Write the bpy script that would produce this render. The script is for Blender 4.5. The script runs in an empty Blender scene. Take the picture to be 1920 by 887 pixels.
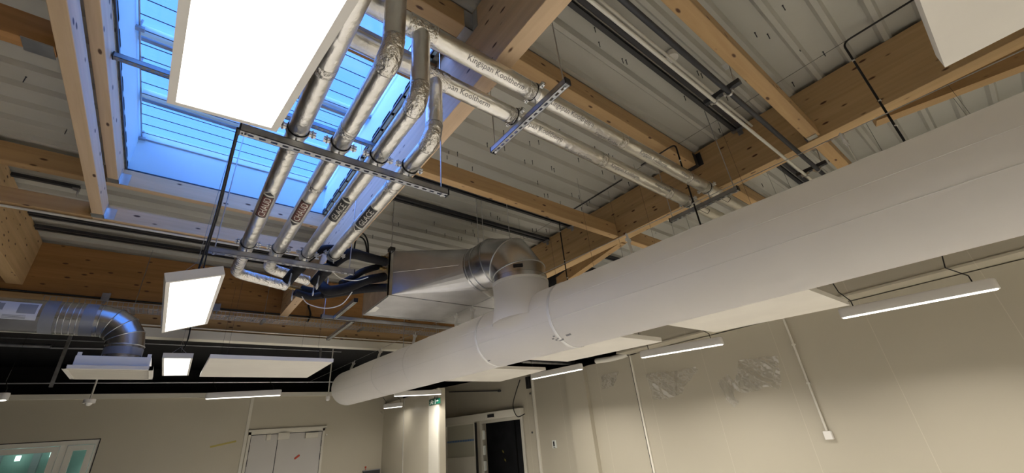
import bpy, bmesh, math, random
from mathutils import Vector, Matrix
random.seed(7)
S = bpy.context.scene
COL = S.collection
V = Vector

# ------------------------------------------------------------------ camera frame (measured once from the photograph's vanishing lines)
F, CX, CY = 764.4434, 960.0, 443.5
RC = Matrix(((0.78611954, -0.61211322, -0.08563577), (0.21158283, 0.3966948, -0.89323342), (0.58073124, 0.68406918, 0.44136218)))
CAM = V((0, 0, 1.6))
def ray(u, v): return RC.transposed() @ V(((u - CX) / F, (v - CY) / F, 1))
def at(u, v, X=None, Y=None, Z=None):
    d = ray(u, v)
    t = (X - CAM.x) / d.x if X is not None else (Y - CAM.y) / d.y if Y is not None else (Z - CAM.z) / d.z
    return CAM + d * t
def at_plane(u, v, p, n):
    d = ray(u, v)
    return CAM + d * ((p - CAM).dot(n) / d.dot(n))
def H(h): return 1.6 + h

# ------------------------------------------------------------------ mesh helpers
class MB:
    def __init__(s): s.v, s.f, s.sm = [], [], []
    def add(s, vs, fs, smooth=False):
        b = len(s.v); s.v += [V(p) for p in vs]; s.f += [tuple(b + i for i in f) for f in fs]; s.sm += [smooth] * len(fs)
        return s
    def box(s, lo, hi):
        (a, b, c), (d, e, f) = lo, hi
        a, d = min(a, d), max(a, d); b, e = min(b, e), max(b, e); c, f = min(c, f), max(c, f)
        return s.add([(a,b,c),(d,b,c),(d,e,c),(a,e,c),(a,b,f),(d,b,f),(d,e,f),(a,e,f)],
                     [(0,3,2,1),(4,5,6,7),(0,1,5,4),(1,2,6,5),(2,3,7,6),(3,0,4,7)])
    def obox(s, o, ax, ay, az):      # oriented box from corner o and three edge vectors
        o, ax, ay, az = V(o), V(ax), V(ay), V(az)
        vs = [o, o+ax, o+ax+ay, o+ay, o+az, o+ax+az, o+ax+ay+az, o+ay+az]
        fl = ax.cross(ay).dot(az) < 0
        fs = [(0,3,2,1),(4,5,6,7),(0,1,5,4),(1,2,6,5),(2,3,7,6),(3,0,4,7)]
        return s.add(vs, [f[::-1] for f in fs] if fl else fs)
    def bbox(s, lo, hi, b=.006):     # bevelled box
        bm = bmesh.new(); bmesh.ops.create_cube(bm, size=1)
        lo, hi = V(lo), V(hi)
        for v in bm.verts: v.co = V([lo[i] + (v.co[i] + .5) * (hi[i] - lo[i]) for i in range(3)])
        bmesh.ops.bevel(bm, geom=bm.edges[:], offset=b, segments=2, profile=.5, affect='EDGES')
        return s.frombm(bm)
    def frombm(s, bm, smooth=False):
        bm.verts.ensure_lookup_table(); bm.verts.index_update()
        s.add([v.co.copy() for v in bm.verts], [tuple(v.index for v in f.verts) for f in bm.faces], smooth); bm.free(); return s
    def loft(s, rings, closed=True, caps=True, smooth=True):
        n = len(rings[0]); vs = [p for r in rings for p in r]; fs = []
        for i in range(len(rings) - 1):
            for j in range(n if closed else n - 1):
                k = (j + 1) % n
                fs.append((i*n+j, i*n+k, (i+1)*n+k, (i+1)*n+j))
        b = len(s.v); s.add(vs, fs, smooth)
        if caps and closed:
            s.f += [tuple(b + j for j in range(n))[::-1], tuple(b + (len(rings)-1)*n + j for j in range(n))]; s.sm += [False, False]
        return s
    def tube(s, pts, r, n=12, caps=True, smooth=True):
        pts = [V(p) for p in pts]; rs = r if isinstance(r, (list, tuple)) else [r] * len(pts)
        tan = []
        for i in range(len(pts)):
            a = (pts[i] - pts[i-1]) if i else (pts[1] - pts[0])
            c = (pts[i+1] - pts[i]) if i < len(pts) - 1 else a
            t = a.normalized() + c.normalized(); tan.append(t.normalized() if t.length > 1e-6 else a.normalized())
        up = V((0,0,1)) if abs(tan[0].z) < .9 else V((0,1,0))
        nrm = (up - tan[0] * up.dot(tan[0])).normalized(); rings = []
        for i, p in enumerate(pts):
            nrm = (nrm - tan[i] * nrm.dot(tan[i])).normalized(); bi = tan[i].cross(nrm)
            k = 1.0
            if 0 < i < len(pts) - 1:
                k = 1 / max(.6, math.cos((pts[i]-pts[i-1]).angle(pts[i+1]-pts[i]) / 2))
            rings.append([p + (nrm * math.cos(2*math.pi*j/n) + bi * math.sin(2*math.pi*j/n)) * rs[i] for j in range(n)])
        return s.loft(rings, True, caps, smooth)
    def cyl(s, a, b, r, n=16, smooth=True): return s.tube([a, b], r, n, True, smooth)
    def ring(s, c, axis, R, r, n=32, m=8):           # torus
        c, axis = V(c), V(axis).normalized(); a = axis.orthogonal().normalized(); b = axis.cross(a); rings = []
        for i in range(n):
            d = a * math.cos(2*math.pi*i/n) + b * math.sin(2*math.pi*i/n)
            rings.append([c + d * (R + r * math.cos(2*math.pi*j/m)) + axis * r * math.sin(2*math.pi*j/m) for j in range(m)])
        return s.loft(rings + [rings[0]], True, False)
    def band(s, c, axis, R, w, t, n=32):             # flat hoop round an axis
        c, axis = V(c), V(axis).normalized(); a = axis.orthogonal().normalized(); b = axis.cross(a); rings = []
        for i in range(n + 1):
            d = a * math.cos(2*math.pi*i/n) + b * math.sin(2*math.pi*i/n)
            rings.append([c + d*R - axis*w/2, c + d*(R+t) - axis*w/2, c + d*(R+t) + axis*w/2, c + d*R + axis*w/2])
        return s.loft(rings, True, False, True)
    def prism(s, poly, ext):                          # polygon extruded by a vector
        poly = [V(p) for p in poly]; ext = V(ext); n = len(poly)
        nn = V((0,0,0))
        for i in range(n): nn += (poly[i]).cross(poly[(i+1) % n])
        if nn.dot(ext) > 0: poly = poly[::-1]
        return s.add(poly + [p + ext for p in poly], [tuple(range(n)), tuple(range(2*n-1, n-1, -1))] +
                     [(i, i + n, (i+1) % n + n, (i+1) % n)[::1] for i in range(n)])
    def sphere(s, c, r, n=12, m=8, sc=(1,1,1)):
        bm = bmesh.new(); bmesh.ops.create_uvsphere(bm, u_segments=n, v_segments=m, radius=r)
        for v in bm.verts: v.co = V(c) + V((v.co.x*sc[0], v.co.y*sc[1], v.co.z*sc[2]))
        return s.frombm(bm, True)

def wloc(o):
    l = V((0,0,0))
    while o is not None: l += V(o.location); o = o.parent
    return l
def obj(name, mb, mat, parent=None, label=None, loc=None):
    me = bpy.data.meshes.new(name)
    off = wloc(parent) if parent else V(loc or (0,0,0))
    me.from_pydata([p - off for p in mb.v], [], mb.f)
    me.polygons.foreach_set('use_smooth', mb.sm); me.materials.append(M[mat] if isinstance(mat, str) else mat)
    me.update()
    bm = bmesh.new(); bm.from_mesh(me); bmesh.ops.recalc_face_normals(bm, faces=bm.faces[:]); bm.to_mesh(me); bm.free()
    if any(mb.sm):
        try: me.set_sharp_from_angle(angle=math.radians(40))
        except Exception: pass
    o = bpy.data.objects.new(name, me); COL.objects.link(o)
    if parent: o.parent = parent
    elif loc: o.location = loc
    if label: o['label'] = label
    return o
def tag(o, label, cat, group=None, kind='thing'):
    o['label'] = label; o['category'] = cat; o['kind'] = kind
    if group: o['group'] = group
    return o
def thing(name, label, cat, loc=(0,0,0), group=None):
    o = bpy.data.objects.new(name, None); COL.objects.link(o); o.location = loc; o.empty_display_size = .1
    return tag(o, label, cat, group)
def one(name, mb, mat, label, cat, group=None):      # a thing that is a single mesh, origin at its own middle
    c = sum(mb.v, V((0,0,0))) / len(mb.v)
    return tag(obj(name, mb, mat, None, None, c), label, cat, group)
def struct(name, mb, mat, label=None, cat=None):
    o = obj(name, mb, mat); o['kind'] = 'structure'
    o['label'] = label or name.replace('_', ' '); o['category'] = cat or name.split('_')[0]
    return o
def dup(root, delta, label=None):
    r = root.copy(); COL.objects.link(r); r.location = V(root.location) + V(delta)
    if label: r['label'] = label
    for ch in list(root.children):
        c = ch.copy(); COL.objects.link(c); c.parent = r
        for g in list(ch.children):
            d = g.copy(); COL.objects.link(d); d.parent = c
    return r
def bend(pts, rad, steps=6):                          # polyline with rounded corners
    pts = [V(p) for p in pts]; out = [pts[0]]
    for i in range(1, len(pts) - 1):
        a, b, c = pts[i-1], pts[i], pts[i+1]; d1, d2 = (a-b).normalized(), (c-b).normalized()
        k = min(rad, (a-b).length*.49, (c-b).length*.49)
        p, q = b + d1*k, b + d2*k
        for j in range(steps + 1):
            t = j/steps; out.append(p*(1-t)**2 + b*2*t*(1-t) + q*t*t)
    return out + [pts[-1]]
def text_shape(txt, size):                            # flat lettering as triangles: list of verts (x right, y up), faces
    cu = bpy.data.curves.new('lettering', 'FONT'); cu.body = txt; cu.size = size; cu.resolution_u = 2
    o = bpy.data.objects.new('lettering', cu); COL.objects.link(o)
    dg = bpy.context.evaluated_depsgraph_get(); me = bpy.data.meshes.new_from_object(o.evaluated_get(dg)); bm = bmesh.new(); bm.from_mesh(me)
    for k in range(-2, 9): bmesh.ops.bisect_plane(bm, geom=bm.verts[:] + bm.edges[:] + bm.faces[:], plane_co=(0, k*size*.11, 0), plane_no=(0,1,0))
    bm.to_mesh(me); bm.free()
    vs = [v.co.copy() for v in me.vertices]; fs = [tuple(p.vertices) for p in me.polygons]
    bpy.data.objects.remove(o); bpy.data.curves.remove(cu); bpy.data.meshes.remove(me)
    w = max(v.x for v in vs) if vs else 0
    return vs, fs, w

# ------------------------------------------------------------------ materials
M = {}
def nt(name):
    m = bpy.data.materials.new(name); m.use_nodes = True; t = m.node_tree; t.nodes.clear()
    out = t.nodes.new('ShaderNodeOutputMaterial'); M[name] = m
    return t, out
def N(t, typ, **k):
    n = t.nodes.new(typ)
    for a, b in k.items():
        if a in n.inputs: n.inputs[a].default_value = b
        else: setattr(n, a, b)
    return n
def rgb(c): return (c[0], c[1], c[2], 1)
def coords(t, scale=(1,1,1), obj_=True):
    tc = N(t, 'ShaderNodeTexCoord'); mp = N(t, 'ShaderNodeMapping'); mp.inputs['Scale'].default_value = scale
    geo = N(t, 'ShaderNodeNewGeometry')
    t.links.new(geo.outputs['Position'], mp.inputs['Vector']); t.nodes.remove(tc)
    return mp.outputs['Vector']
def plain(name, col, rough=.5, metal=0, col2=None, nscale=4, bump=0, bscale=40, spec=.5, scale=(1,1,1), lo=.35, hi=.65):
    t, out = nt(name); p = N(t, 'ShaderNodeBsdfPrincipled', Roughness=rough, Metallic=metal)
    p.inputs['Base Color'].default_value = rgb(col); p.inputs['Specular IOR Level'].default_value = spec
    t.links.new(p.outputs[0], out.inputs[0]); vec = coords(t, scale)
    if col2 is not None:
        n = N(t, 'ShaderNodeTexNoise', Scale=nscale, Detail=5.0); t.links.new(vec, n.inputs['Vector'])
        r = N(t, 'ShaderNodeValToRGB'); r.color_ramp.elements[0].position = lo; r.color_ramp.elements[1].position = hi
        r.color_ramp.elements[0].color = rgb(col); r.color_ramp.elements[1].color = rgb(col2)
        t.links.new(n.outputs['Fac'], r.inputs['Fac']); t.links.new(r.outputs['Color'], p.inputs['Base Color'])
    if bump:
        n2 = N(t, 'ShaderNodeTexNoise', Scale=bscale, Detail=4.0); t.links.new(vec, n2.inputs['Vector'])
        b = N(t, 'ShaderNodeBump', Strength=bump, Distance=.02); t.links.new(n2.outputs['Fac'], b.inputs['Height']); t.links.new(b.outputs['Normal'], p.inputs['Normal'])
    return M[name]
def wood(name, c1, c2, axis, knot=(.10,.045,.02)):
    t, out = nt(name); p = N(t, 'ShaderNodeBsdfPrincipled', Roughness=.62); t.links.new(p.outputs[0], out.inputs[0])
    k = {'X': (.5, 9, 9), 'Y': (9, .5, 9)}[axis]; kk = {'X': (5, 13, 13), 'Y': (13, 5, 13)}[axis]
    v1 = coords(t, k); n = N(t, 'ShaderNodeTexNoise', Scale=2.2, Detail=7.0, Roughness=.65, Distortion=.6); t.links.new(v1, n.inputs['Vector'])
    r = N(t, 'ShaderNodeValToRGB'); e = r.color_ramp.elements
    e[0].position, e[1].position = .3, .72; e[0].color, e[1].color = rgb(c1), rgb(c2); t.links.new(n.outputs['Fac'], r.inputs['Fac'])
    # glulam lamella tint per board
    v3 = coords(t, (.18 if axis == 'X' else 9, .18 if axis == 'Y' else 9, 24)); wn = N(t, 'ShaderNodeTexNoise', Scale=1.0, Detail=0.0); t.links.new(v3, wn.inputs['Vector'])
    mr = N(t, 'ShaderNodeMapRange'); mr.inputs['To Min'].default_value = .82; mr.inputs['To Max'].default_value = 1.12; t.links.new(wn.outputs['Fac'], mr.inputs['Value'])
    mx = N(t, 'ShaderNodeMix', data_type='RGBA', blend_type='MULTIPLY'); mx.inputs['Factor'].default_value = 1
    t.links.new(r.outputs['Color'], mx.inputs[6]); t.links.new(mr.outputs['Result'], mx.inputs[7])
    # knots
    v2 = coords(t, kk); vo = N(t, 'ShaderNodeTexVoronoi', Scale=1.0, Randomness=1.0); t.links.new(v2, vo.inputs['Vector'])
    kr = N(t, 'ShaderNodeValToRGB'); ke = kr.color_ramp.elements; ke[0].position, ke[1].position = .10, .17; ke[0].color, ke[1].color = (1,1,1,1), (0,0,0,1)
    t.links.new(vo.outputs['Distance'], kr.inputs['Fac'])
    m2 = N(t, 'ShaderNodeMix', data_type='RGBA'); m2.inputs[7].default_value = rgb(knot)
    t.links.new(kr.outputs['Color'], m2.inputs['Factor']); t.links.new(mx.outputs[2], m2.inputs[6]); t.links.new(m2.outputs[2], p.inputs['Base Color'])
    b = N(t, 'ShaderNodeBump', Strength=.15, Distance=.01); t.links.new(n.outputs['Fac'], b.inputs['Height']); t.links.new(b.outputs['Normal'], p.inputs['Normal'])
def emit(name, col, st):
    t, out = nt(name); e = N(t, 'ShaderNodeEmission', Strength=st); e.inputs['Color'].default_value = rgb(col); t.links.new(e.outputs[0], out.inputs[0])
def glassy(name, tint, gloss=.1, rough=.05):
    t, out = nt(name); tr = N(t, 'ShaderNodeBsdfTransparent'); tr.inputs[0].default_value = rgb(tint)
    g = N(t, 'ShaderNodeBsdfGlossy', Roughness=rough); mx = N(t, 'ShaderNodeMixShader'); mx.inputs[0].default_value = gloss
    t.links.new(tr.outputs[0], mx.inputs[1]); t.links.new(g.outputs[0], mx.inputs[2]); t.links.new(mx.outputs[0], out.inputs[0])

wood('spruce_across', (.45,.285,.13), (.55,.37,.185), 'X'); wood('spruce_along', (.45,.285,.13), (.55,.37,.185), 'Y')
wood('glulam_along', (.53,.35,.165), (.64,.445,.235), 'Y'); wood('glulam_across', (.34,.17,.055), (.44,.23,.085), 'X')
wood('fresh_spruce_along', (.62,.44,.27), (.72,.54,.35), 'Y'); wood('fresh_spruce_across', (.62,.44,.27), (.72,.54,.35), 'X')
plain('deck_paint', (.44,.435,.39), .45, 0, (.485,.48,.435), 1.5, .08, 30)
plain('panel_white', (.72,.69,.62), .6, 0, (.68,.65,.585), 3)
plain('lamp_white', (.78,.76,.72), .4)
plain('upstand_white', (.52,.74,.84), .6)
plain('galvanised', (.52,.53,.54), .32, 1, (.66,.67,.68), 7, .05, 12)
plain('duct_steel', (.50,.50,.51), .27, 1, (.64,.64,.65), 5, .06, 6)
plain('plenum_steel', (.56,.56,.57), .46, 1, (.66,.66,.67), 4, .04, 5)
plain('strut_steel', (.33,.34,.36), .42, 1, (.45,.46,.48), 9)
plain('dark_steel', (.045,.047,.055), .45, .3)
plain('rail_dark', (.06,.062,.068), .5, .4)
plain('alu_foil', (.82,.80,.75), .31, 1, (.92,.90,.85), 6, .36, 20, lo=.3, hi=.7)
plain('foil_tape', (.70,.68,.63), .27, 1, (.85,.83,.79), 16, .75, 42)
plain('print_ink', (.22,.22,.23), .6)
plain('label_black', (.02,.02,.022), .5); plain('label_white', (.70,.69,.64), .5); plain('label_red', (.13,.04,.03), .5)
plain('rubber_black', (.012,.012,.015), .7, bump=.2, bscale=60, spec=.2)
plain('cable_black', (.008,.008,.009), .5)
plain('cable_white', (.72,.71,.68), .5)
plain('brass', (.42,.30,.13), .35, 1)
plain('fabric_white', (.92,.905,.885), .75, 0, (.90,.885,.865), 3, .10, 3.5, spec=.25)
plain('strap_white', (.80,.79,.76), .6)
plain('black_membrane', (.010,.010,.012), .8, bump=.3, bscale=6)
plain('floor_resin', (.68,.66,.61), .5, 0, (.72,.70,.65), 2)
plain('trim_grey', (.52,.50,.44), .5)
plain('frame_cream', (.72,.69,.60), .45)
plain('window_white', (.88,.86,.78), .4)
plain('door_grey', (.60,.58,.55), .45)
plain('dark_door', (.035,.036,.04), .5, 0, (.055,.056,.06), 3)
plain('tape_grey', (.30,.32,.37), .45, .5)
plain('red_tape', (.55,.06,.02), .5); plain('yellow_tape', (.50,.42,.12), .5)
plain('exit_green', (.008,.12,.075), .4); plain('sign_white', (.75,.78,.74), .4)
plain('blue_dots', (.10,.20,.42), .5)
plain('paper_white', (.72,.73,.78), .55); plain('ink_grey', (.30,.31,.34), .55)
plain('teal_wall', (.20,.36,.33), .5, 0, (.34,.50,.46), 2)
plain('dark_wall', (.11,.107,.104), .6, 0, (.14,.136,.13), 2)
plain('grey_wall', (.27,.29,.31), .6)
plain('conduit_cream', (.66,.64,.57), .5)
glassy('clear_glass', (.84,.93,.90), .10); glassy('skylight_glass', (.86,.97,1.0), .06, .1); plain('frosted_pane', (.50,.49,.40), .25)  # frosted pane is opaque; the light behind it is put into its colour
m_ = M['fabric_white'].node_tree; p_ = [n for n in m_.nodes if n.type == 'BSDF_PRINCIPLED'][0]; o_ = [n for n in m_.nodes if n.type == 'OUTPUT_MATERIAL'][0]   # thin textile lets some light through
tl_ = N(m_, 'ShaderNodeBsdfTranslucent'); tl_.inputs[0].default_value = (.93,.91,.88,1); ms_ = N(m_, 'ShaderNodeMixShader'); ms_.inputs[0].default_value = .52
m_.links.new(p_.outputs[0], ms_.inputs[1]); m_.links.new(tl_.outputs[0], ms_.inputs[2]); m_.links.new(ms_.outputs[0], o_.inputs[0])
t, out = nt('plastic_film'); tr = N(t, 'ShaderNodeBsdfTransparent'); g = N(t, 'ShaderNodeBsdfGlossy', Roughness=.12); df = N(t, 'ShaderNodeBsdfDiffuse'); df.inputs[0].default_value = (.85,.82,.74,1)
a1 = N(t, 'ShaderNodeMixShader'); a1.inputs[0].default_value = .40; a2 = N(t, 'ShaderNodeMixShader'); a2.inputs[0].default_value = .30
t.links.new(g.outputs[0], a1.inputs[1]); t.links.new(df.outputs[0], a1.inputs[2]); t.links.new(tr.outputs[0], a2.inputs[1]); t.links.new(a1.outputs[0], a2.inputs[2]); t.links.new(a2.outputs[0], out.inputs[0])
emit('led_glow', (1.0,.95,.88), 5.0); emit('tube_glow', (1.0,.95,.88), 3.5); emit('room_beyond_glow', (.85,1,.96), 3.2)
# sandwich-panel walls: satin cream with fine joints between the boards
def wallmat(name, axis, off, pitch, k=1.0):
    t, out = nt(name); p = N(t, 'ShaderNodeBsdfPrincipled', Roughness=.38); p.inputs['Specular IOR Level'].default_value = .5
    t.links.new(p.outputs[0], out.inputs[0]); vec = coords(t); sx = N(t, 'ShaderNodeSeparateXYZ'); t.links.new(vec, sx.inputs[0])
    a = N(t, 'ShaderNodeMath', operation='SUBTRACT'); a.inputs[1].default_value = off; t.links.new(sx.outputs[axis], a.inputs[0])
    b = N(t, 'ShaderNodeMath', operation='DIVIDE'); b.inputs[1].default_value = pitch; t.links.new(a.outputs[0], b.inputs[0])
    c = N(t, 'ShaderNodeMath', operation='FRACT'); t.links.new(b.outputs[0], c.inputs[0])
    d = N(t, 'ShaderNodeMath', operation='LESS_THAN'); d.inputs[1].default_value = .006; t.links.new(c.outputs[0], d.inputs[0])
    n = N(t, 'ShaderNodeTexNoise', Scale=1.3, Detail=3.0); t.links.new(vec, n.inputs['Vector'])
    r = N(t, 'ShaderNodeValToRGB'); r.color_ramp.elements[0].color = (.44*k,.405*k,.32*k,1); r.color_ramp.elements[1].color = (.47*k,.435*k,.35*k,1); t.links.new(n.outputs['Fac'], r.inputs['Fac'])
    m = N(t, 'ShaderNodeMix', data_type='RGBA'); m.inputs[7].default_value = (.53,.495,.405,1)
    t.links.new(d.outputs[0], m.inputs['Factor']); t.links.new(r.outputs['Color'], m.inputs[6]); t.links.new(m.outputs[2], p.inputs['Base Color'])
wallmat('wall_paint_side', 'Y', 2.26, 1.1); wallmat('wall_paint_far', 'X', 1.02, 1.2, 1.2)

# ================================================================== THE ROOM
WR, WF = 6.6, 11.5                                    # right wall plane, far wall plane
struct('floor', MB().box((-.6,-6.2,-.1), (9.4,13,0)), 'floor_resin', 'pale resin floor of the hall', 'floor')
struct('floor_left', MB().box((-6.2,-6.2,-.1), (-.6,13,0)), 'dark_wall', 'unseen left floor strip, darkened to cut bounced light', 'floor')  # out of view; made dark so less light bounces up on the left
struct('wall_left', MB().box((-6.2,-6.2,0), (-6,12,4.6)), 'dark_wall', 'unseen wall on the left side, darkened to cut bounced light', 'wall')  # unseen wall, its dark tone chosen to dim the left side
struct('wall_back', MB().box((-6.2,-6.2,0), (9.4,-6,4.6)), 'wall_paint_far', 'cream panelled wall behind the viewer', 'wall')
WT = 3.04
wx0, wx1, wz1 = at(-120, 838, Y=WF).x, at(190, 822, Y=WF).x, at(190, 822, Y=WF).z
w = MB().box((-6.2,WF,0), (wx0,WF+.12,WT)).box((wx0,WF,wz1), (wx1,WF+.12,WT)).box((wx1,WF,0), (5.2,WF+.12,WT)).box((wx0,WF,0), (wx1,WF+.12,.9))
struct('wall_far', w, 'wall_paint_far', 'cream panelled far wall with window and double door', 'wall')
struct('trim_1', MB().box((-6,WF-.04,WT-.09), (4.66,WF,WT)), 'frame_cream', 'cream cap strip along the top of the far wall', 'trim')
struct('wall_right', MB().box((WR,-6.2,0), (WR+.12,7.62,2.788)), 'wall_paint_side', 'cream panelled wall on the right side', 'wall')
struct('wall_partition', MB().box((4.66,8.44,0), (4.80,WF,2.72)), 'wall_paint_far', 'bright partition wall carrying the green exit sign', 'wall')
# slanting wall with the sliding door
DP = V((WR, 7.62, 0)); DD = V((-.2378, .9713, 0)); DN = V((-.9713, -.2378, 0))
def dw(u, v, off=0.0): return at_plane(u, v, DP + DN * off, DN)
def dpt(s_, z, off=0.0): return DP + DD * s_ + DN * off + V((0, 0, z))
def ds(u, v): return (dw(u, v) - DP).dot(DD)
s_open0, s_open1, z_open = ds(978, 800), ds(905, 800), dw(905, 793).z
def dbox(mb, s0, s1, z0, z1, t0, t1): return mb.obox(dpt(s0, z0, t0), DD*(s1-s0), DN*(t1-t0), V((0,0,z1-z0)))
w = MB(); dbox(w, 0, s_open0, 0, 3.0, -.12, 0); dbox(w, s_open0, s_open1, z_open, 3.0, -.12, 0); dbox(w, s_open1, 4.2, 0, 3.0, -.12, 0)
struct('wall_door', w, 'wall_paint_side', 'slanting cream wall carrying the sliding door', 'wall')
# ---- sheet steel roof deck: trapezoidal profile, ribs run across (X)
prof = []; y0, pitch = .266 - .257*22, .257
k = 0
while y0 + k*pitch < 7.5:
    c = y0 + k*pitch
    prof += [(c-.042, H(2.84)), (c-.018, H(2.80)), (c+.018, H(2.80)), (c+.042, H(2.84))]; k += 1
def zat(y):
    for (a, za), (b, zb) in zip(prof, prof[1:]):
        if a <= y <= b: return za + (zb - za) * (y - a) / (b - a)
    return prof[0][1]
SX0, SX1, SY0, SY1 = -.83, 1.08, 1.90, 5.04           # skylight opening
pts = sorted(set([p for p in prof if p[0] < 7.45] + [(SY0, zat(SY0)), (SY1, zat(SY1))]))
d = MB()
for (a, za), (b, zb) in zip(pts, pts[1:]):
    for x0, x1 in (((-6.2, SX0), (SX1, 9.4)) if SY0 - 1e-6 <= a and b <= SY1 + 1e-6 else ((-6.2, 9.4),)):
        d.add([(x0,a,za),(x1,a,za),(x1,b,zb),(x0,b,zb),(x0,a,za+.03),(x1,a,za+.03),(x1,b,zb+.03),(x0,b,zb+.03)], [(0,3,2,1),(4,5,6,7),(1,2,6,5),(0,4,7,3)])
struct('ceiling', d, 'deck_paint', 'pale grey profiled steel roof deck', 'ceiling')
r_ = MB()
for x0, x1, ya, yb in ((-6.3, SX0-.05, -6.3, 7.6), (SX1+.05, 9.5, -6.3, 7.6), (SX0-.05, SX1+.05, -6.3, SY0-.05), (SX0-.05, SX1+.05, SY1+.05, 7.6)):
    r_.box((x0,ya,H(2.90)), (x1,yb,H(3.0)))
struct('roof', r_, 'black_membrane', 'roof insulation over the steel deck', 'roof')
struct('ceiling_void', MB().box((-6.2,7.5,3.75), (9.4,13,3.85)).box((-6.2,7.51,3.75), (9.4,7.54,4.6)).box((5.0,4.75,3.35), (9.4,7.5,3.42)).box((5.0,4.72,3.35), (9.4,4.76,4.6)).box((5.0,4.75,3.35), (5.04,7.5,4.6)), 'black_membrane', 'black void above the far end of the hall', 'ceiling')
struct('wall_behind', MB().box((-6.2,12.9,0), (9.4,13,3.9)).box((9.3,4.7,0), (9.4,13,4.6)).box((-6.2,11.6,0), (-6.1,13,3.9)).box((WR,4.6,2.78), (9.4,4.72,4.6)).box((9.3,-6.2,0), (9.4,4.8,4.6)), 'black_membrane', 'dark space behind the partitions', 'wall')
struct('trim_2', MB().box((6.25,-6,2.80), (WR+.12,4.75,3.25)).box((6.235,-6,2.795), (6.25,4.75,2.82)), 'wall_paint_side', 'boxed bulkhead along the top of the right wall', 'trim')
struct('wall_upper_right', MB().box((WR+.1,-6.2,2.7), (WR+.2,4.75,4.6)), 'wall_paint_side', 'upper part of the right wall above the bulkhead', 'wall')
struct('trim_3', MB().box((WR-.02,4.70,0), (WR,4.735,2.775)), 'frame_cream', 'white vertical joint strip on the right wall', 'trim')
struct('trim_4', MB().box((WR-.012,4.735,0), (WR,4.752,2.775)), 'label_black', 'dark gap beside the white joint strip', 'trim')
struct('trim_5', MB().box((WR-.10,5.85,0), (WR,6.38,2.77)), 'wall_paint_side', 'shallow pilaster on the right wall', 'trim')
struct('trim_6', MB().box((WR-.03,7.50,0), (WR,7.56,2.8)), 'frame_cream', 'white corner strip at the end of the right wall', 'trim')
o = at(473, 752, Y=WF).x
struct('trim_7', MB().box((o-.03,WF-.02,0), (o+.03,WF,2.95)), 'frame_cream', 'white vertical strip left of the double door', 'trim')
o = at(757, 800, X=4.66).y
struct('trim_8', MB().box((4.645,o-.02,0), (4.66,o+.01,2.72)), 'trim_grey', 'vertical joint on the partition wall', 'trim')
o = at(806, 800, X=4.66).y
struct('trim_9', MB().box((4.63,8.44,0), (4.66,o,2.72)), 'frame_cream', 'white end post of the partition wall', 'trim')

# ================================================================== TIMBER
def timber(name, lo, hi, mat, label, cat='beam', group=None, brackets=()):
    t = thing(name, label, cat, ((lo[0]+hi[0])/2, (lo[1]+hi[1])/2, lo[2]), group)
    obj('timber', MB().bbox(lo, hi, .005), mat, t)
    for blo, bhi, bm_ in brackets:
        b = MB().box(blo, bhi)
        obj('end_bracket', b, bm_, t)
    return t
def hanger(x, y0, y1, z0, z1, side, l=.07):           # joist hanger cup at an x-face; timber runs off to `side`
    s1 = x + side*l
    return [((x, y0-.004, z0-.004), (s1, y1+.004, z0), 'galvanised'), ((x, y0-.004, z0-.004), (s1, y0, z1), 'galvanised'), ((x, y1, z0-.004), (s1, y1+.004, z1), 'galvanised'),
            ((x, y0-.06, z0), (x+side*.004, y0, z1), 'galvanised'), ((x, y1, z0), (x+side*.004, y1+.06, z1), 'galvanised')]
BL = H(2.797)
BEAM = 'main glulam beams'
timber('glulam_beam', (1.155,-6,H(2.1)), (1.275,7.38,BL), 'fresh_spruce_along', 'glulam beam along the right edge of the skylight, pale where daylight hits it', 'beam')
timber('glulam_beam', (4.24,-6,H(2.243)), (4.40,7.38,BL), 'glulam_along', 'deep orange glulam beam behind the white fabric duct, on the right', 'beam')
timber('glulam_beam', (-1.84,-6,H(2.205)), (-1.70,7.38,BL), 'glulam_along', 'glulam beam whose end shows at the far left edge', 'beam')
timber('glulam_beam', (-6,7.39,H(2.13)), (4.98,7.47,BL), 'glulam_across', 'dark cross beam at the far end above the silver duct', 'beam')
timber('glulam_beam', (-6,7.40,H(1.79)), (4.98,7.49,H(2.12)), 'spruce_across', 'lighter lower cross beam behind the wire cable tray', 'beam')
PB = H(2.6)
bk = lambda y0, y1: hanger(4.24, y0, y1, PB, BL-.02, -1)
def purlin(x0, x1, y0, y1, z0, z1, mat, label, br=()): return timber('timber_purlin', (x0,y0,z0), (x1,y1,z1), mat, label, 'beam', None, br)
dk = [(a, b, 'dark_steel') for a, b, _ in hanger(4.24, 1.57, 1.68, PB, BL-.03, -1)]
purlin(1.277, 4.238, 1.57, 1.68, PB, BL-.005, 'spruce_across', 'purlin right above the two long silver pipes, with black hanger bracket', dk)
purlin(-.83, 1.153, 1.57, 1.68, PB, BL-.005, 'spruce_across', 'purlin crossing over the near edge of the skylight', hanger(1.155, 1.57, 1.68, PB, BL-.02, -1))
purlin(1.277, 4.238, 2.82, 2.91, H(2.258), H(2.445), 'spruce_across', 'purlin from the skylight beam to the right beam, above the steel duct elbow', hanger(1.275, 2.82, 2.91, H(2.258), H(2.40), 1))
purlin(1.277, 4.238, .46, .565, H(2.265), H(2.40), 'spruce_across', 'purlin near the upper right, ending on the right beam', [((4.17,.48,H(2.255)), (4.238,.56,H(2.264)), 'galvanised'), ((4.17,.566,H(2.25)), (4.238,.572,H(2.33)), 'dark_steel')])
purlin(4.402, 6.4, .46, .565, H(2.265), H(2.40), 'spruce_across', 'short purlin beyond the right beam near the top strap of the fabric duct')
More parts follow.
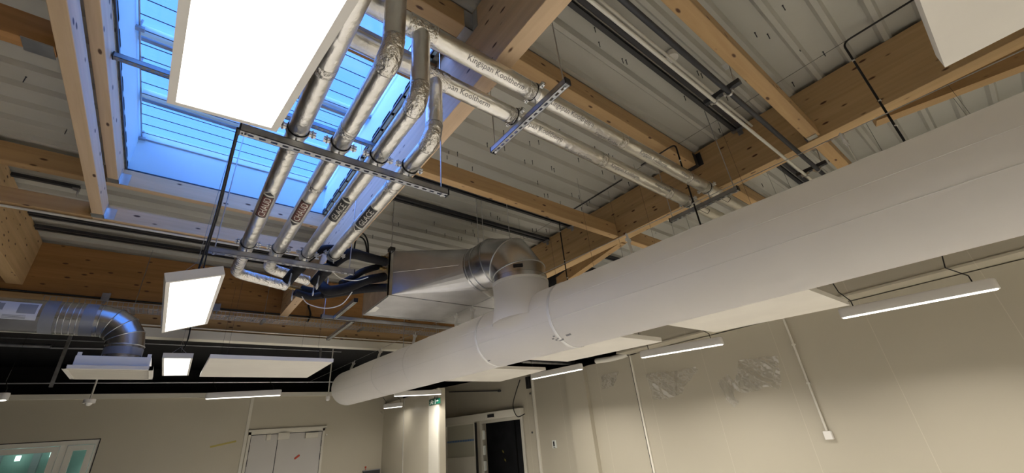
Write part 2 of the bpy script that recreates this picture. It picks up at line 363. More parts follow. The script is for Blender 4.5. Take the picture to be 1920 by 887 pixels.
purlin(4.402, 6.4, 2.82, 2.91, H(2.258), H(2.445), 'spruce_across', 'purlin beyond the right beam, level with the second white strap')
purlin(4.402, 6.4, 1.57, 1.68, PB, BL-.005, 'spruce_across', 'purlin beyond the right beam behind the ends of the silver pipes')
purlin(-1.698, -.95, 2.82, 2.91, H(2.258), H(2.445), 'glulam_across', 'dark short purlin at the upper left with grey end plate', [((-1.08,2.912,H(2.27)), (-.952,2.918,H(2.43)), 'galvanised'), ((-1.08,2.81,H(2.25)), (-.952,2.92,H(2.257)), 'galvanised')])
purlin(-1.698, -.99, 4.98, 5.08, PB, BL-.005, 'spruce_across', 'short purlin at the left, level with the far end of the skylight')
purlin(-1.698, -.95, 5.11, 5.20, H(2.26), H(2.41), 'spruce_across', 'short purlin at the left above the white conduit')
HB = 'galvanised'
def yb(x0, x1, y, z0, z1): return [((x0-.004, y-.08, z0-.004), (x1+.004, y, z0), HB), ((x1, y-.08, z0-.004), (x1+.004, y, z1-.06), HB), ((x1, y-.004, z0), (x1+.07, y, z1-.07), HB)]
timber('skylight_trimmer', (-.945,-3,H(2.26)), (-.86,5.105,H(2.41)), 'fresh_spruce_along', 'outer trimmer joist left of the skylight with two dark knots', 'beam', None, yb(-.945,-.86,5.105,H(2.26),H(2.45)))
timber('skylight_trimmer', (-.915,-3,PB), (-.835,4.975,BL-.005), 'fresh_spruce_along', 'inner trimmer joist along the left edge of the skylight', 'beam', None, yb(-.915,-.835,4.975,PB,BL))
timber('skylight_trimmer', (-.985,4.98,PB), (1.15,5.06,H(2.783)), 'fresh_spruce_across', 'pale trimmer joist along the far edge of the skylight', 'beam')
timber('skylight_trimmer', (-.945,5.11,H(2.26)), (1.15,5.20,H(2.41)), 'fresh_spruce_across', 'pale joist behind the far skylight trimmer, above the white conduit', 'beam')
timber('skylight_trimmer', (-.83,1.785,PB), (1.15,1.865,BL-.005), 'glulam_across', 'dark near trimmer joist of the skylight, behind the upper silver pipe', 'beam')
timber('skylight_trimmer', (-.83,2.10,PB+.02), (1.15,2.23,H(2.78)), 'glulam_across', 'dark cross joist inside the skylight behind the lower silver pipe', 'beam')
# diagonal wind braces beyond the right beam
for a, b, lab in (((4.46,2.93), (4.92,4.65), 'diagonal brace rising behind the right beam above the fabric duct'), ((4.50,.10), (5.35,-3.2), 'diagonal brace behind the right beam at the right edge')):
    a, b = V((*a, H(2.25))), V((*b, H(2.25))); dd = (b - a).normalized(); sd = V((0,0,1)).cross(dd)
    one('timber_brace', MB().obox(a - sd*.05, dd*(b-a).length, sd*.11, V((0,0,.17))), 'spruce_along', lab, 'beam')
one('white_ledger', MB().bbox((-6,7.30,H(1.64)), (4.6,7.46,H(1.765)), .004), 'frame_cream', 'long cream boxed beam under the far cross beams', 'beam')

# ================================================================== SKYLIGHT
sk = thing('skylight', 'large roof skylight with blue lit white upstand and wire fall guard', 'skylight', ((SX0+SX1)/2, (SY0+SY1)/2, H(2.8)))
ZT = H(3.34)
u = MB().box((SX0-.03,SY0-.03,H(2.8)), (SX0,SY1+.03,ZT)).box((SX1,SY0-.03,H(2.8)), (SX1+.03,SY1+.03,ZT)).box((SX0,SY1,H(2.8)), (SX1,SY1+.03,ZT)).box((SX0,SY0-.03,H(2.8)), (SX1,SY0,ZT))
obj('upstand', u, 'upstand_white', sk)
f = MB().box((SX0,SY1-.012,H(2.785)), (SX1,SY1,H(2.825))).box((SX0,SY0,H(2.785)), (SX0+.012,SY1,H(2.81))).box((SX1-.012,SY0,H(2.785)), (SX1,SY1,H(2.81)))
obj('edge_trim', f, 'dark_steel', sk, 'dark edge trim')
obj('glazing', MB().box((SX0,SY0,ZT-.02), (SX1,SY1,ZT)), 'skylight_glass', sk)
for yy in (3.60, 4.42):
    b = obj('glazing_bar', MB().box((SX0,yy-.02,ZT-.07), (SX1,yy+.02,ZT-.02)), 'strut_steel', sk)
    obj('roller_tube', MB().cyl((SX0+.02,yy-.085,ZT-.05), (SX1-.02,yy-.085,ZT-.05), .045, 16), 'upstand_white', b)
GZ = H(3.225); gx0, gx1 = SX0+.02, SX1-.03
yy = 2.30; 
while yy < 5.0:
    obj('guard_wire', MB().cyl((gx0,yy,GZ), (gx1,yy,GZ), .0042, 6), 'dark_steel', sk); yy += .163
for xx in (gx0, gx1): obj('guard_rail', MB().cyl((xx,2.0,GZ), (xx,5.02,GZ), .007, 8), 'strut_steel', sk)
obj('guard_rail', MB().cyl((gx0,5.03,GZ), (gx1,5.03,GZ), .008, 8), 'strut_steel', sk)
for yy in (3.42, 3.85, 5.0):
    for xx in (gx0, gx1): obj('guard_bracket', MB().box((xx-.035,yy-.02,GZ-.03), (xx+.035,yy+.02,GZ-.005)).cyl((xx,yy,GZ-.01), (xx,yy,GZ+.08), .008, 8), 'strut_steel', sk)

# ================================================================== STRUT CHANNELS, RODS, CLAMPS
def strut(name, a, axis, L, label, z, w=.041, mat='strut_steel', group=None, cap=True):
    """perforated C channel, slotted web down; a = (x,y) of its start, z = underside"""
    t = thing(name, label, 'strut channel', (a[0], a[1], z), group)
    def P3(l, s, h): return V((a[0]+l, a[1]+s, z+h)) if axis == 'X' else V((a[0]+s, a[1]+l, z+h))
    c = MB()
    def bx(l0, l1, s0, s1, h0, h1):
        p, q = P3(l0, s0, h0), P3(l1, s1, h1); c.box(p, q)
    sl = .0075; bx(0, L, -w/2, -sl, 0, .003); bx(0, L, sl, w/2, 0, .003); l = .03; bx(0, .016, -sl, sl, 0, .003)
    while l < L - .04:
        bx(l+.016-.03, l, -sl, sl, 0, .003) if False else None
        l += .05
    n = max(1, int((L - .02) / .05)); l = .01
    for i in range(n + 1):
        e = min(l + .022, L); bx(l - .0005, e, -sl, sl, 0, .003); l += .05
    bx(0, L, -w/2, -w/2+.003, 0, w); bx(0, L, w/2-.003, w/2, 0, w); bx(0, L, -w/2, -w/2+.009, w-.003, w); bx(0, L, w/2-.009, w/2, w-.003, w)
    obj('channel', c, mat, t)
    if cap:
        for l in (0, L):
            e = MB(); p, q = P3(l-.004, -w/2-.002, -.002), P3(l+.004, w/2+.002, w+.002); e.box(p, q); obj('end_cap', e, 'cable_black', t)
    return t
def rod(p, ztop, label, r=.004, group=None):
    t = thing('threaded_rod', label, 'rod', p, group); p = V(p)
    obj('rod', MB().cyl(p, (p.x, p.y, ztop), r, 8), 'galvanised', t)
    for a_ in (.042, -.010): obj('nut', MB().cyl((p.x,p.y,p.z+a_), (p.x,p.y,p.z+a_+.010), .009, 6, False), 'galvanised', t)
    return t
def clamp(c, axis, R, down, label, group=None):
    t = thing('pipe_clamp', label, 'pipe clamp', c, group); c = V(c); ax = V((1,0,0)) if axis == 'X' else V((0,1,0)); sd = V((0,0,1)).cross(ax)
    obj('clamp_ring', MB().band(c, ax, R+.004, .024, .003, 36), 'galvanised', t)
    obj('rubber_lining', MB().band(c, ax, R+.0005, .030, .0035, 36), 'rubber_black', t)
    for s_ in (-1, 1):
        e = MB()
        p = c + sd * s_ * (R + .022); e.obox(p - sd*.016 - ax*.011 - V((0,0,.012)), sd*.032, ax*.022, V((0,0,.006))).obox(p - sd*.016 - ax*.011 + V((0,0,.006)), sd*.032, ax*.022, V((0,0,.006)))
        e.cyl(p + V((0,0,-.026)), p + V((0,0,.026)), .004, 8)
        obj('clamp_bolt', e, 'galvanised', t)
    obj('stud', MB().cyl(c - V((0,0,R)), c - V((0,0,R+down)), .005, 8), 'galvanised', t)
    return t
RY, RX = .048, .056                                   # insulated pipe radii
hY = 1.5
s1 = strut('strut_channel', (0,1.88), 'X', 1.10, 'grey slotted strut carrying four silver pipes below the skylight', H(hY-RY-.075))
s2 = strut('strut_channel', (0,3.38), 'X', 1.04, 'galvanised slotted strut above the valves, second along the four pipes', H(hY-RY-.075))
s3 = strut('strut_channel', (1.46,1.08), 'Y', .76, 'slotted strut under the two long pipes, lit blue, nearest the skylight', H(1.955-RX-.07))
s4 = strut('strut_channel', (3.67,1.10), 'Y', .70, 'slotted strut under the two long pipes next to the fabric duct', H(1.955-RX-.07))
strut('strut_channel', (SX0+.005,3.24), 'X', SX1-SX0+.06, 'slotted strut crossing inside the skylight opening', H(2.68))
zz = H(hY-RY-.075)
rod((1.06,1.88,zz), BL, 'bare threaded rod hanging the right end of the pipe strut'); rod((.03,1.88,zz), BL, 'threaded rod behind the big light panel holding the strut')
rod((1.0,3.38,zz), BL, 'thin rod holding the right end of the strut over the valves'); rod((.04,3.38,zz), BL, 'thin rod beside the black cables left of the pipes')
zz = H(1.955-RX-.07)
rod((1.46,1.11,zz), BL, 'threaded rod at the upper end of the blue lit strut'); rod((1.46,1.81,zz), BL, 'threaded rod at the lower end of the blue lit strut')
rod((3.67,1.13,zz), BL, 'threaded rod at the upper end of the strut by the fabric duct'); rod((3.67,1.77,zz), BL, 'threaded rod at the lower end of the strut by the fabric duct')

# ================================================================== SILVER INSULATED PIPES
def wrap(txt, size, R, c, ax, up, start, flip=False):
    """lettering laid round a pipe: ax = reading direction, up = direction of the letters' tops at the middle, c = point on the pipe axis"""
    vs, fs, wd = text_shape(txt, size); ax, up = V(ax).normalized(), V(up).normalized(); out_ = ax.cross(up)
    m = MB(); q = []
    for p in vs:
        a = (p.y - size*.35) / R
        q.append(V(c) + ax * (start + p.x) + (out_ * math.cos(a) + up * math.sin(a)) * (R + .0012))
    m.add(q, fs); return m
def sticker(root, c, ax, rd, R, arrow_end, txt, red):
    """black and white flow label wrapped on the pipe; rd = reading direction, arrow_end +1 arrow after the text, -1 before"""
    c = V(c); rd = V(rd).normalized(); tocam = CAM - c; tocam = (tocam - rd * tocam.dot(rd)).normalized(); up = tocam.cross(rd).normalized()
    if up.cross(rd).dot(tocam) > 0: pass
    def patch(l0, l1, a0, a1, off, taper=False):
        m = MB(); k = 8; g = []
        for i in range(k + 1):
            a = a0 + (a1 - a0) * i / k
            dd = tocam * math.cos(a) + up * math.sin(a)
            e = l1 if not taper else l0 + (l1 - l0) * (1 - abs(2*i/k - 1))
            g += [c + rd*l0 + dd*(R+off), c + rd*e + dd*(R+off)]
        for i in range(k): m.add([g[2*i], g[2*i+1], g[2*i+3], g[2*i+2]], [(0,1,2,3)])
        return m
    b = obj('flow_label', patch(-0.152, 0.152, -.72, .72, .0010), 'label_white', root, 'black and white flow label with arrow')
    obj('label_field', patch(-0.144, 0.144, -.66, .66, .0016), 'label_black', b)
    if red: obj('label_field', patch(-0.131, 0.131, -.56, .56, .0018), 'label_red', b)
    e = arrow_end
    tri = patch(0.156, 0.219, -.78, .78, .0010, True) if e > 0 else patch(-0.156, -0.219, -.78, .78, .0010, True)
    obj('arrow_head', tri, 'label_white', b)
    tri = patch(0.162, 0.204, -.60, .60, .0016, True) if e > 0 else patch(-0.162, -0.204, -.60, .60, .0016, True)
    obj('arrow_head', tri, 'label_black', b)
    vs, fs, wd = text_shape(txt, .056); m = MB(); q = []
    for p in vs:
        a = (p.y - .021) / R; q.append(c + rd*(p.x - wd/2)*1.3 + (tocam*math.cos(a) + up*math.sin(a)) * (R+.0026))
    m.add(q, fs); obj('label_lettering', m, 'label_white', b)
def joint_tape(root, c, ax, R, w=.06): obj('foil_tape', MB().band(c, ax, R+.0003, w, .0012, 32), 'foil_tape', root)
PX = [.235, .445, .655, .845]; PYe = [3.52, 3.50, 3.46, 3.36]; PYr = [.86, 1.19, 1.36, 1.57]
names = ['first silver pipe from the left below the skylight, beside the light panel', 'second silver pipe from the left, its riser tallest in the picture', 'third silver pipe from the left, rising into the upper long pipe', 'fourth silver pipe from the left, rising into the lower long pipe']
tops = [2.35, 2.35, 2.0, 1.955]
for i in range(4):
    x, ye, yr = PX[i], PYe[i], PYr[i]
    t = thing('insulated_pipe', names[i], 'pipe', (x, ye, H(hY)))
    obj('pipe_run', MB().cyl((x,yr+.09,H(hY)), (x,ye,H(hY)), RY, 28), 'alu_foil', t)
    e = []
    for k in range(9):
        a = math.pi/2 * k/8; e.append((x, yr + .09 - .09*math.sin(a), H(hY + .09 - .09*math.cos(a))))
    obj('elbow_wrap', MB().tube(e, [RY+.002 + .0025*math.sin(7*k) for k in range(9)], 28), 'foil_tape', t)
    obj('riser', MB().cyl((x,yr,H(hY+.09)), (x,yr,H(tops[i])), RY, 28), 'alu_foil', t)
    for yy in (yr+.55, yr+1.15): 
        if abs(yy-1.88) > .1: joint_tape(t, (x,yy,H(hY)), (0,1,0), RY, .05)
    sticker(t, (x, [2.68,2.64,2.52,2.52][i], H(hY)), (0,1,0), (0,-1,0), RY, 1 if i in (0, 2) else -1, 'CHAUD' if i < 2 else 'GLACE', i < 2)
    lab = ['first', 'second', 'third', 'fourth'][i]
    clamp((x,1.88,H(hY)), 'Y', RY, .034, f'pipe clamp of the {lab} silver pipe from the left, on the strut under the skylight')
    if i < 2:
        clamp((x,3.38,H(hY)), 'Y', RY, .034, f'black lined clamp on the {lab} pipe above the valves')
    else:
        clamp((x,3.30 if i == 3 else 3.38,H(hY)), 'Y', RY, .034, f'clamp at the lower end of the {lab} silver pipe')
for (yy, hh, lab) in ((1.36,2.0,'upper long silver pipe running to the right below the steel roof'), (1.57,1.955,'lower long silver pipe running to the right, parallel to the upper one')):
    t = thing('insulated_pipe', lab, 'pipe', (-.9, yy, H(hh)))
    obj('pipe_run', MB().cyl((-.9,yy,H(hh)), (5.6,yy,H(hh)), RX, 28), 'alu_foil', t)
    for xx in (.30, 1.42, 2.35, 3.3, 3.62): joint_tape(t, (xx,yy,H(hh)), (1,0,0), RX, .07)
    obj('tee_wrap', MB().band((.655 if yy < 1.4 else .845, yy, H(hh)), (1,0,0), RX+.001, .16, .003, 28), 'foil_tape', t)
    tc = (CAM - V((2.0,yy,H(hh)))); tc.x = 0; tc.normalize(); up = tc.cross(V((1,0,0))).normalized() * 1
    for x0, tx, sz, ang in ((.93,'Kingspan Kooltherm',.05,0), (1.56,'Kingspan Kooltherm',.052,.1), (2.05,'Kingspan Kooltherm',.036,-.7), (2.55,'Kingspan Kooltherm',.045,0), (3.15,'Kingspan Kooltherm',.036,.3)):
        u2 = up * math.cos(ang) + tc * math.sin(ang) * -1; 
        obj('printed_lettering', wrap(tx, sz, RX, (0,yy,H(hh)), (1,0,0), u2, x0 + (0 if yy < 1.4 else -.12)), 'print_ink', t, 'faint grey printed lettering')
    cc = V((3.95 if yy < 1.4 else 3.9, yy, H(hh)))
    m = MB()
    for (a0, a1, l0, l1) in ((-.45,-.38,-.09,.09), (.38,.45,-.09,.09), (-.45,.45,-.095,-.085), (-.45,.45,.085,.095)):
        g = []
        for k in range(7):
            a = a0 + (a1-a0)*k/6; d_ = tc*math.cos(a) + up*math.sin(a); g += [cc + V((l0,0,0)) + d_*(RX+.0012), cc + V((l1,0,0)) + d_*(RX+.0012)]
        for k in range(6): m.add([g[2*k], g[2*k+1], g[2*k+3], g[2*k+2]], [(0,1,2,3)])
    obj('label_outline', m, 'label_black', t, 'black outlined flow label')
    nm = 'upper' if yy < 1.4 else 'lower'
    clamp((1.46,yy,H(hh)), 'X', RX, .075 if yy < 1.4 else .034, f'black lined clamp on the {nm} long pipe at the blue lit strut')
    clamp((3.67,yy,H(hh)), 'X', RX, .075 if yy < 1.4 else .034, f'clamp on the {nm} long pipe next to the fabric duct')

# thin bends below the first two pipes, down to the valves
def foil_bend(x, y0, yc, x1, y1, lab, h0=hY):
    t = thing('insulated_pipe', lab, 'pipe', (x, y0, H(h0)))
    p = bend([(x,y0,H(h0)), (x,yc,H(h0)), (x1,y1,H(h0))], .09, 8)
    obj('bend', MB().tube(p, .046, 20), 'foil_tape', t)
    obj('end_collar', MB().cyl((x1,y1,H(h0)), V((x1,y1,H(h0))) + (V((x1,y1,0)) - V((x,yc,0))).normalized()*.012, .048, 20), 'galvanised', t)
    return V((x1, y1, H(h0))), (V((x1,y1,0)) - V((x,yc,0))).normalized()
e1, d1 = foil_bend(.235, 3.52, 4.05, .66, 4.22, 'lower U bend of bright foil pipe left of the valves')
e2, d2 = foil_bend(.445, 3.50, 3.82, .80, 4.00, 'upper U bend of bright foil pipe left of the valves')
def valve(p, dd, lab, L=.16):
    t = thing('ball_valve', lab, 'valve', p); p = V(p); dd = V(dd).normalized(); s_ = V((0,0,-1))
    obj('body', MB().cyl(p, p+dd*L*.3, .017, 12).cyl(p+dd*L*.3, p+dd*L*.36, .024, 6, False).cyl(p+dd*L*.36, p+dd*L*.7, .021, 12).cyl(p+dd*L*.7, p+dd*L*.78, .024, 6, False).cyl(p+dd*L*.78, p+dd*L, .016, 12), 'brass', t)
    q = p + dd*L*.5 + V((0,0,-.02)); obj('stem', MB().cyl(q, q + s_*.07, .006, 8), 'galvanised', t)
    obj('tag', MB().sphere(q + s_*.085, .02, 12, 8, (.35,1,1.25)), 'label_white', t, 'white oval handle tag')
    return p + dd*L
v1 = valve(e1 + d1*.012, d1, 'brass valve at the end of the lower foil U bend'); v2 = valve(e2 + d2*.012, d2, 'brass valve at the end of the upper foil U bend')
def tri_valve(p, lab):
    t = thing('balancing_valve', lab, 'valve', p); p = V(p)
    obj('body', MB().sphere(p, .055, 14, 10, (1,1.2,1)).cyl(p, p + V((-.05,.12,-.09)), .045, 14), 'rubber_black', t)
    obj('tag', MB().sphere(p + V((-.05,.02,-.15)), .022, 12, 8, (.4,1,1.3)), 'label_white', t, 'white oval handle tag'); obj('stem', MB().cyl(p + V((-.04,.02,-.02)), p + V((-.05,.02,-.14)), .006, 8), 'galvanised', t)
    return t
tri_valve((.64,3.56,H(1.44)), 'black insulated valve body at the end of the third pipe'); tri_valve((.835,3.47,H(1.42)), 'black insulated valve body at the end of the fourth pipe')
def hose(pts, r, lab, mat='rubber_black', cat='hose'):
    p = [V(q) for q in pts]; q = []
    for i in range(len(p) - 1):                       # Catmull-Rom
        a, b, c, d_ = p[max(i-1,0)], p[i], p[i+1], p[min(i+2,len(p)-1)]
        for k in range(8):
            s_ = k/8; q.append(.5*((2*b) + (c-a)*s_ + (2*a-5*b+4*c-d_)*s_*s_ + (3*b-a-3*c+d_)*s_**3))
    q.append(p[-1]); return one('insulated_hose' if cat == 'hose' else 'cable', MB().tube(q, r, 14 if r > .01 else 8), mat, lab, cat)
UX = 1.655
hose([(.86,3.42,H(1.46)), at(655,476,Y=3.55), at(690,483,Y=3.95), at(722,491,X=UX)], .050, 'thick black hose from the fourth pipe to the top of the coil unit')
hose([(.66,3.54,H(1.48)), at(595,472,Y=3.55), at(615,466,Y=3.60), at(640,468,Y=3.62)], .035, 'black hose passing behind the end of the fourth pipe')
hose([at(640,532,Y=4.15), at(662,520,Y=4.2), at(682,508,Y=4.2), at(712,499,X=UX)], .036, 'upper curved black hose entering the coil unit')
hose([v2, at(618,545,Y=4.0), at(651,539,Y=4.1), at(686,526,Y=4.15), at(720,519,X=UX)], .050, 'long wavy black hose from the valves to the coil unit')
hose([v1, at(610,551,Y=4.3), at(650,546,Y=4.3), at(690,541,Y=4.25), at(726,539,X=UX)], .046, 'lowest black hose running into the coil unit')
hose([at(553,548,Y=4.2), at(580,556,Y=4.22), at(605,553,Y=4.15)], .034, 'short black hose left of the brass valves')
hose([at(566,556,Y=4.1), at(578,570,Y=4.1), at(610,578,Y=4.05), at(640,571,Y=3.9), at(660,548,Y=3.6)], .0045, 'thin white cable sagging below the valves', 'cable_white', 'cable')
hose([at(622,508,Y=3.4), at(640,522,Y=3.42), at(668,526,Y=3.45), at(690,520,Y=3.5)], .004, 'thin grey cable looping under the second strut', 'cable_white', 'cable')
hose([at(578,572,Y=7.3), at(582,590,Y=7.3), at(576,604,Y=7.28)], .016, 'short black cable hanging at the far timber beam', 'cable_black', 'cable')
for off in (0, 1): hose([at(655+9*off,470,Y=5.2), at(660+8*off,455-off*8,Y=5.2), at(672+8*off,444-off*6,Y=5.2), at(684+5*off,452,Y=5.2), at(689+2*off,478,Y=5.2)], .011, ('thick' if off else 'inner') + ' black cable loop behind the fourth pipe', 'cable_black', 'cable')

# ================================================================== COIL UNIT, STEEL DUCT, FABRIC DUCT
ux0, ux1, uy0, uy1, uz0, uz1 = 1.74, 3.46, 4.25, 5.06, H(1.5625), H(2.104)
un = thing('coil_unit', 'galvanised coil unit with tapered plenum hanging left of the steel elbow', 'air unit', (2.6, 4.6, uz0))
obj('coil_casing', MB().bbox((ux0,uy0+.03,uz0), (ux1,uy1,uz1), .004), 'plenum_steel', un)
obj('end_flange', MB().box((ux0-.035,uy0-.01,uz0-.012), (ux0+.004,uy0+.03,uz1+.02)).box((ux0-.035,uy0-.01,uz0-.012), (ux0-.03,uy1,uz1)).box((ux0-.02,uy1-.01,uz0-.014), (ux1,uy1+.02,uz0)), 'galvanised', un)
AR = V((-.22,.9755,0)).normalized(); PP = V((0,0,1)).cross(AR); UP = V((0,0,1))
XR, YR, hC, RB, RD = 2.78, 3.21, 1.86, .31, .297
RIS = V((XR,YR,0)); CC = RIS + AR*.60 + UP*H(hC); RS = .268
n = 48; rect, circ = [], []
for j in range(n):
    a = 2*math.pi*(j + .5)/n; c_, s_ = math.cos(a), math.sin(a); k = 1/max(abs(c_), abs(s_))
    rect.append(V(((ux0+ux1)/2 + c_*k*(ux1-ux0)/2, uy0+.03, (uz0+uz1)/2 + s_*k*(uz1-uz0)/2)))
cor = [V((ux1,uy0,uz1)), V((ux0,uy0,uz1)), V((ux0,uy0,uz0)), V((ux1,uy0,uz0))]     # facets: quarter cones at the corners, flat triangles between
cq = [[CC - PP*RS*math.cos(a) + UP*RS*math.sin(a) for a in [math.pi/2*q + math.pi/2*k/8 for k in range(9)]] for q in range(4)]
if (cq[0][0] - cor[0]).length > (cq[0][0] - cor[1]).length: cq = [[CC + PP*RS*math.cos(a) + UP*RS*math.sin(a) for a in [math.pi/2*q + math.pi/2*k/8 for k in range(9)]] for q in range(4)]
tp = MB()
for q in range(4):
    for k in range(8): tp.add([cor[q], cq[q][k], cq[q][k+1]], [(0,1,2)], True)
    tp.add([cor[q], cq[q][8], cor[(q+1) % 4]], [(0,1,2)], False)
obj('tapered_plenum', tp, 'plenum_steel', un)
mid = (cor[1] + cor[2]) / 2; ce = CC + (PP if (CC + PP).x < CC.x else -PP) * RS
obj('seam_strip', MB().tube([mid + (ce-mid)*.02, mid + (ce-mid)*.93], .004, 6), 'galvanised', un)
for yy, zz in ((4.33,2.04), (4.36,1.91), (4.34,1.78), (4.31,1.63)):
    obj('coil_connection', MB().cyl((1.63,yy,H(zz)), (1.71,yy,H(zz)), .016, 12).cyl((1.665,yy,H(zz)), (1.68,yy,H(zz)), .024, 6, False), 'brass', un)
q = at(704, 574, Z=uz0 - .002)
obj('bent_tab', MB().add([q, q+V((.07,.05,-.002)), q+V((.05,.12,-.03)), q+V((-.04,.12,-.05))], [(0,1,2,3)]), 'label_white', un, 'small bent white tab')
obj('hanging_lug', MB().box((1.67,4.16,uz1-.03), (1.73,4.24,uz1+.01)), 'cable_black', un)
rod((1.70,4.20,uz1-.03), BL, 'thin rod hanging the near corner of the coil unit')
el = thing('duct_elbow', 'spiral steel duct elbow turning down into the white fabric duct', 'duct', (XR, YR, H(1.3)))
cen = RIS + AR*RB + UP*H(hC-RB)
obj('spigot', MB().tube([CC + AR*.01, CC - AR*.12, RIS + AR*(RB+.09) + UP*H(hC), RIS + AR*RB + UP*H(hC)], [RS+.004, RS+.004, RD, RD], 48), 'duct_steel', el)
ang = [math.radians(a) for a in (0, 40, 78, 90)]
rings = lambda a, R: [cen - AR*math.sin(a)*(RB + R*math.cos(b)) + UP*math.cos(a)*(RB + R*math.cos(b)) + PP*R*math.sin(b) for b in [2*math.pi*j/48 for j in range(48)]]
for k in range(3): obj('elbow_gore', MB().loft([rings(ang[k], RD), rings(ang[k+1], RD)], True, False), 'duct_steel', el)
obj('riser', MB().cyl(RIS + UP*H(hC-RB), RIS + UP*H(1.455), RD-.002, 48), 'duct_steel', el)
for a in ang[:3]: obj('seam_ring', MB().ring(cen - AR*math.sin(a)*RB + UP*math.cos(a)*RB, -AR*math.cos(a) - UP*math.sin(a), RD+.002, .006, 48, 8), 'galvanised', el)
for d_ in (.02, .10): obj('seam_ring', MB().ring(CC - AR*d_, AR, RS+.005, .007, 48, 8), 'galvanised', el)
# maker's plate on the riser
YC = YR; rdir = (CAM - V((XR,YR,1.6))).normalized(); sd = V((0,0,1)).cross(rdir)
m = MB(); g = []
for k in range(7):
    a = -.19 + .34*k/6; dd = rdir*math.cos(a) + sd*math.sin(a); g += [V((XR,YC,H(hC-RB+.035))) + dd*(RD+.004), V((XR,YC,H(hC-RB+.07))) + dd*(RD+.002)]
for k in range(6): m.add([g[2*k], g[2*k+2], g[2*k+3], g[2*k+1]], [(0,1,2,3)])
obj('name_plate', m, 'label_black', el, 'small black plate with white mark'); 
for u_, l in ((897,'left'), (907,'right')):
    p = at(u_, 456, Y=3.62); rod((p.x,p.y,H(hC+RD-.02)), BL, f'{l} thin rod hanging the steel duct elbow')
p = at(956, 448, Y=3.3); rod((p.x,p.y,H(hC+RD-.06)), BL, 'single thin rod beside the crown of the steel elbow')
# fabric duct
A0, A1 = V((3.085,-3.4,H(.90))), V((2.75,8.6,H(1.152)))
def ax(y): k = (y - A0.y)/(A1.y - A0.y); return A0.lerp(A1, k)
RF = .318
fd = thing('fabric_duct', 'long white inflated fabric air duct crossing the picture from upper right to centre', 'duct', ax(3.25))
ys = []; y = -3.4
while y < 8.6: ys.append(y); y += .06
rr = []
creases = [(1.21, .05), (2.3, .03), (.17, .05), (5.2,.02)]
ring_of = lambda y, R, ph=0: [ax(y) + V((math.cos(a), 0, math.sin(a))) * (R + .0035*math.sin(3.1*y + 2*a) * max(0, math.sin(a)) + sum(.010*math.exp(-((y-yc-.03*math.sin(9*a))/w_)**2) * math.cos(34*(y-yc) + 3*a) * max(0, math.sin(a+.2)) for yc, w_ in creases)) for a in [2*math.pi*j/64 for j in range(64)]]
R_ = [ring_of(y, RF) for y in ys]
for k in range(1, 8):
    a = math.pi/2*k/8; R_.append([ax(8.6 + .16*math.sin(a)) + V((math.cos(b),0,math.sin(b)))*RF*max(.02, math.cos(a)**.55) for b in [2*math.pi*j/64 for j in range(64)]])
obj('fabric_tube', MB().loft(R_), 'fabric_white', fd)
tr_ = []
for k, (hh, R) in enumerate(((1.47,.292), (1.40,.288), (1.30,.290), (1.22,.298), (1.10,.318), (.98,.36))):
    tr_.append([V((XR + math.cos(a)*R*.98, YC + math.sin(a)*(R + (.05 if k > 3 else 0)), H(hh - (.35 if k < 2 else .30 - .02*k)))) for a in [2*math.pi*j/48 for j in range(48)]])
tr_ = [[V((XR + math.cos(a)*R, YC + math.sin(a)*R*fy, H(hh))) for a in [2*math.pi*j/48 for j in range(48)]] for hh, R, fy in ((1.50,.303,1), (1.45,.303,1), (1.38,.300,1), (1.31,.300,1.0), (1.24,.303,1.03), (1.16,.308,1.10), (1.08,.31,1.22))]
obj('tee_sleeve', MB().loft(tr_, True, False), 'fabric_white', fd)
obj('sleeve_hem', MB().band((XR,YC,H(1.485)), (0,0,1), .304, .03, .004, 48), 'strap_white', fd)
for yy in (2.66, 3.82): obj('zip_band', MB().band(ax(yy), A1-A0, RF+.001, .035, .003, 64), 'strap_white', fd)
for yy in (5.62, 6.72): obj('seam', MB().band(ax(yy), A1-A0, RF+.0005, .012, .002, 64), 'strap_white', fd)
for ang_ in (math.radians(197), math.radians(168)):   # lengthwise stitched seams
    pp = [ax(y) + V((math.cos(ang_),0,math.sin(ang_)))*(RF+.0015) for y in ys[::4]]
    obj('seam', MB().tube(pp, .0017, 6), 'strap_white', fd)
rnd = random.Random(3)
m = MB()
for (l, a) in ((-.06,236),(-.035,232),(-.04,240),(-.015,238),(-.012,243),(.0,243),(.02,242)):
    p = ax(2.66 - l*1.2); a = math.radians(a - 8); dd = V((math.cos(a),0,math.sin(a))); tg = V((-math.sin(a),0,math.cos(a))); c_ = p + dd*(RF+.004)
    m.obox(c_ - tg*.007 - V((0,.012,0)), tg*.014, (0,.024,0), dd*.001)
a = math.radians(229); dd = V((math.cos(a),0,math.sin(a))); tg = V((-math.sin(a),0,math.cos(a))); m.obox(ax(2.57) + dd*(RF+.004) - tg*.009, tg*.018, (0,-.06,0), dd*.001)
obj('printed_mark', m, 'print_ink', fd, 'small dark printed marks by the zip')
a = math.radians(236); dd = V((math.cos(a),0,math.sin(a))); tg = V((-math.sin(a),0,math.cos(a)))
obj('zip_pull', MB().obox(ax(3.80) + dd*(RF+.004) - tg*.006, tg*.012, (0,-.04,0), dd*.004), 'print_ink', fd)
cw0, cw1 = V((2.86,-1.5,H(1.42))), V((2.70,8.9,H(1.61)))
def cw(y): k = (y - cw0.y)/(cw1.y - cw0.y); return cw0.lerp(cw1, k)
one('suspension_wire', MB().tube([V((2.86,-6,H(1.36))), cw0, cw(2), cw(5), cw1, V((2.62,11.4,H(1.64)))], .003, 8), 'galvanised', 'tight steel wire above the fabric duct holding its straps', 'wire')
SY = [.22, 1.79, 2.96, 3.38, 4.15, 4.53, 5.70, 6.97, 8.24, -1.2]
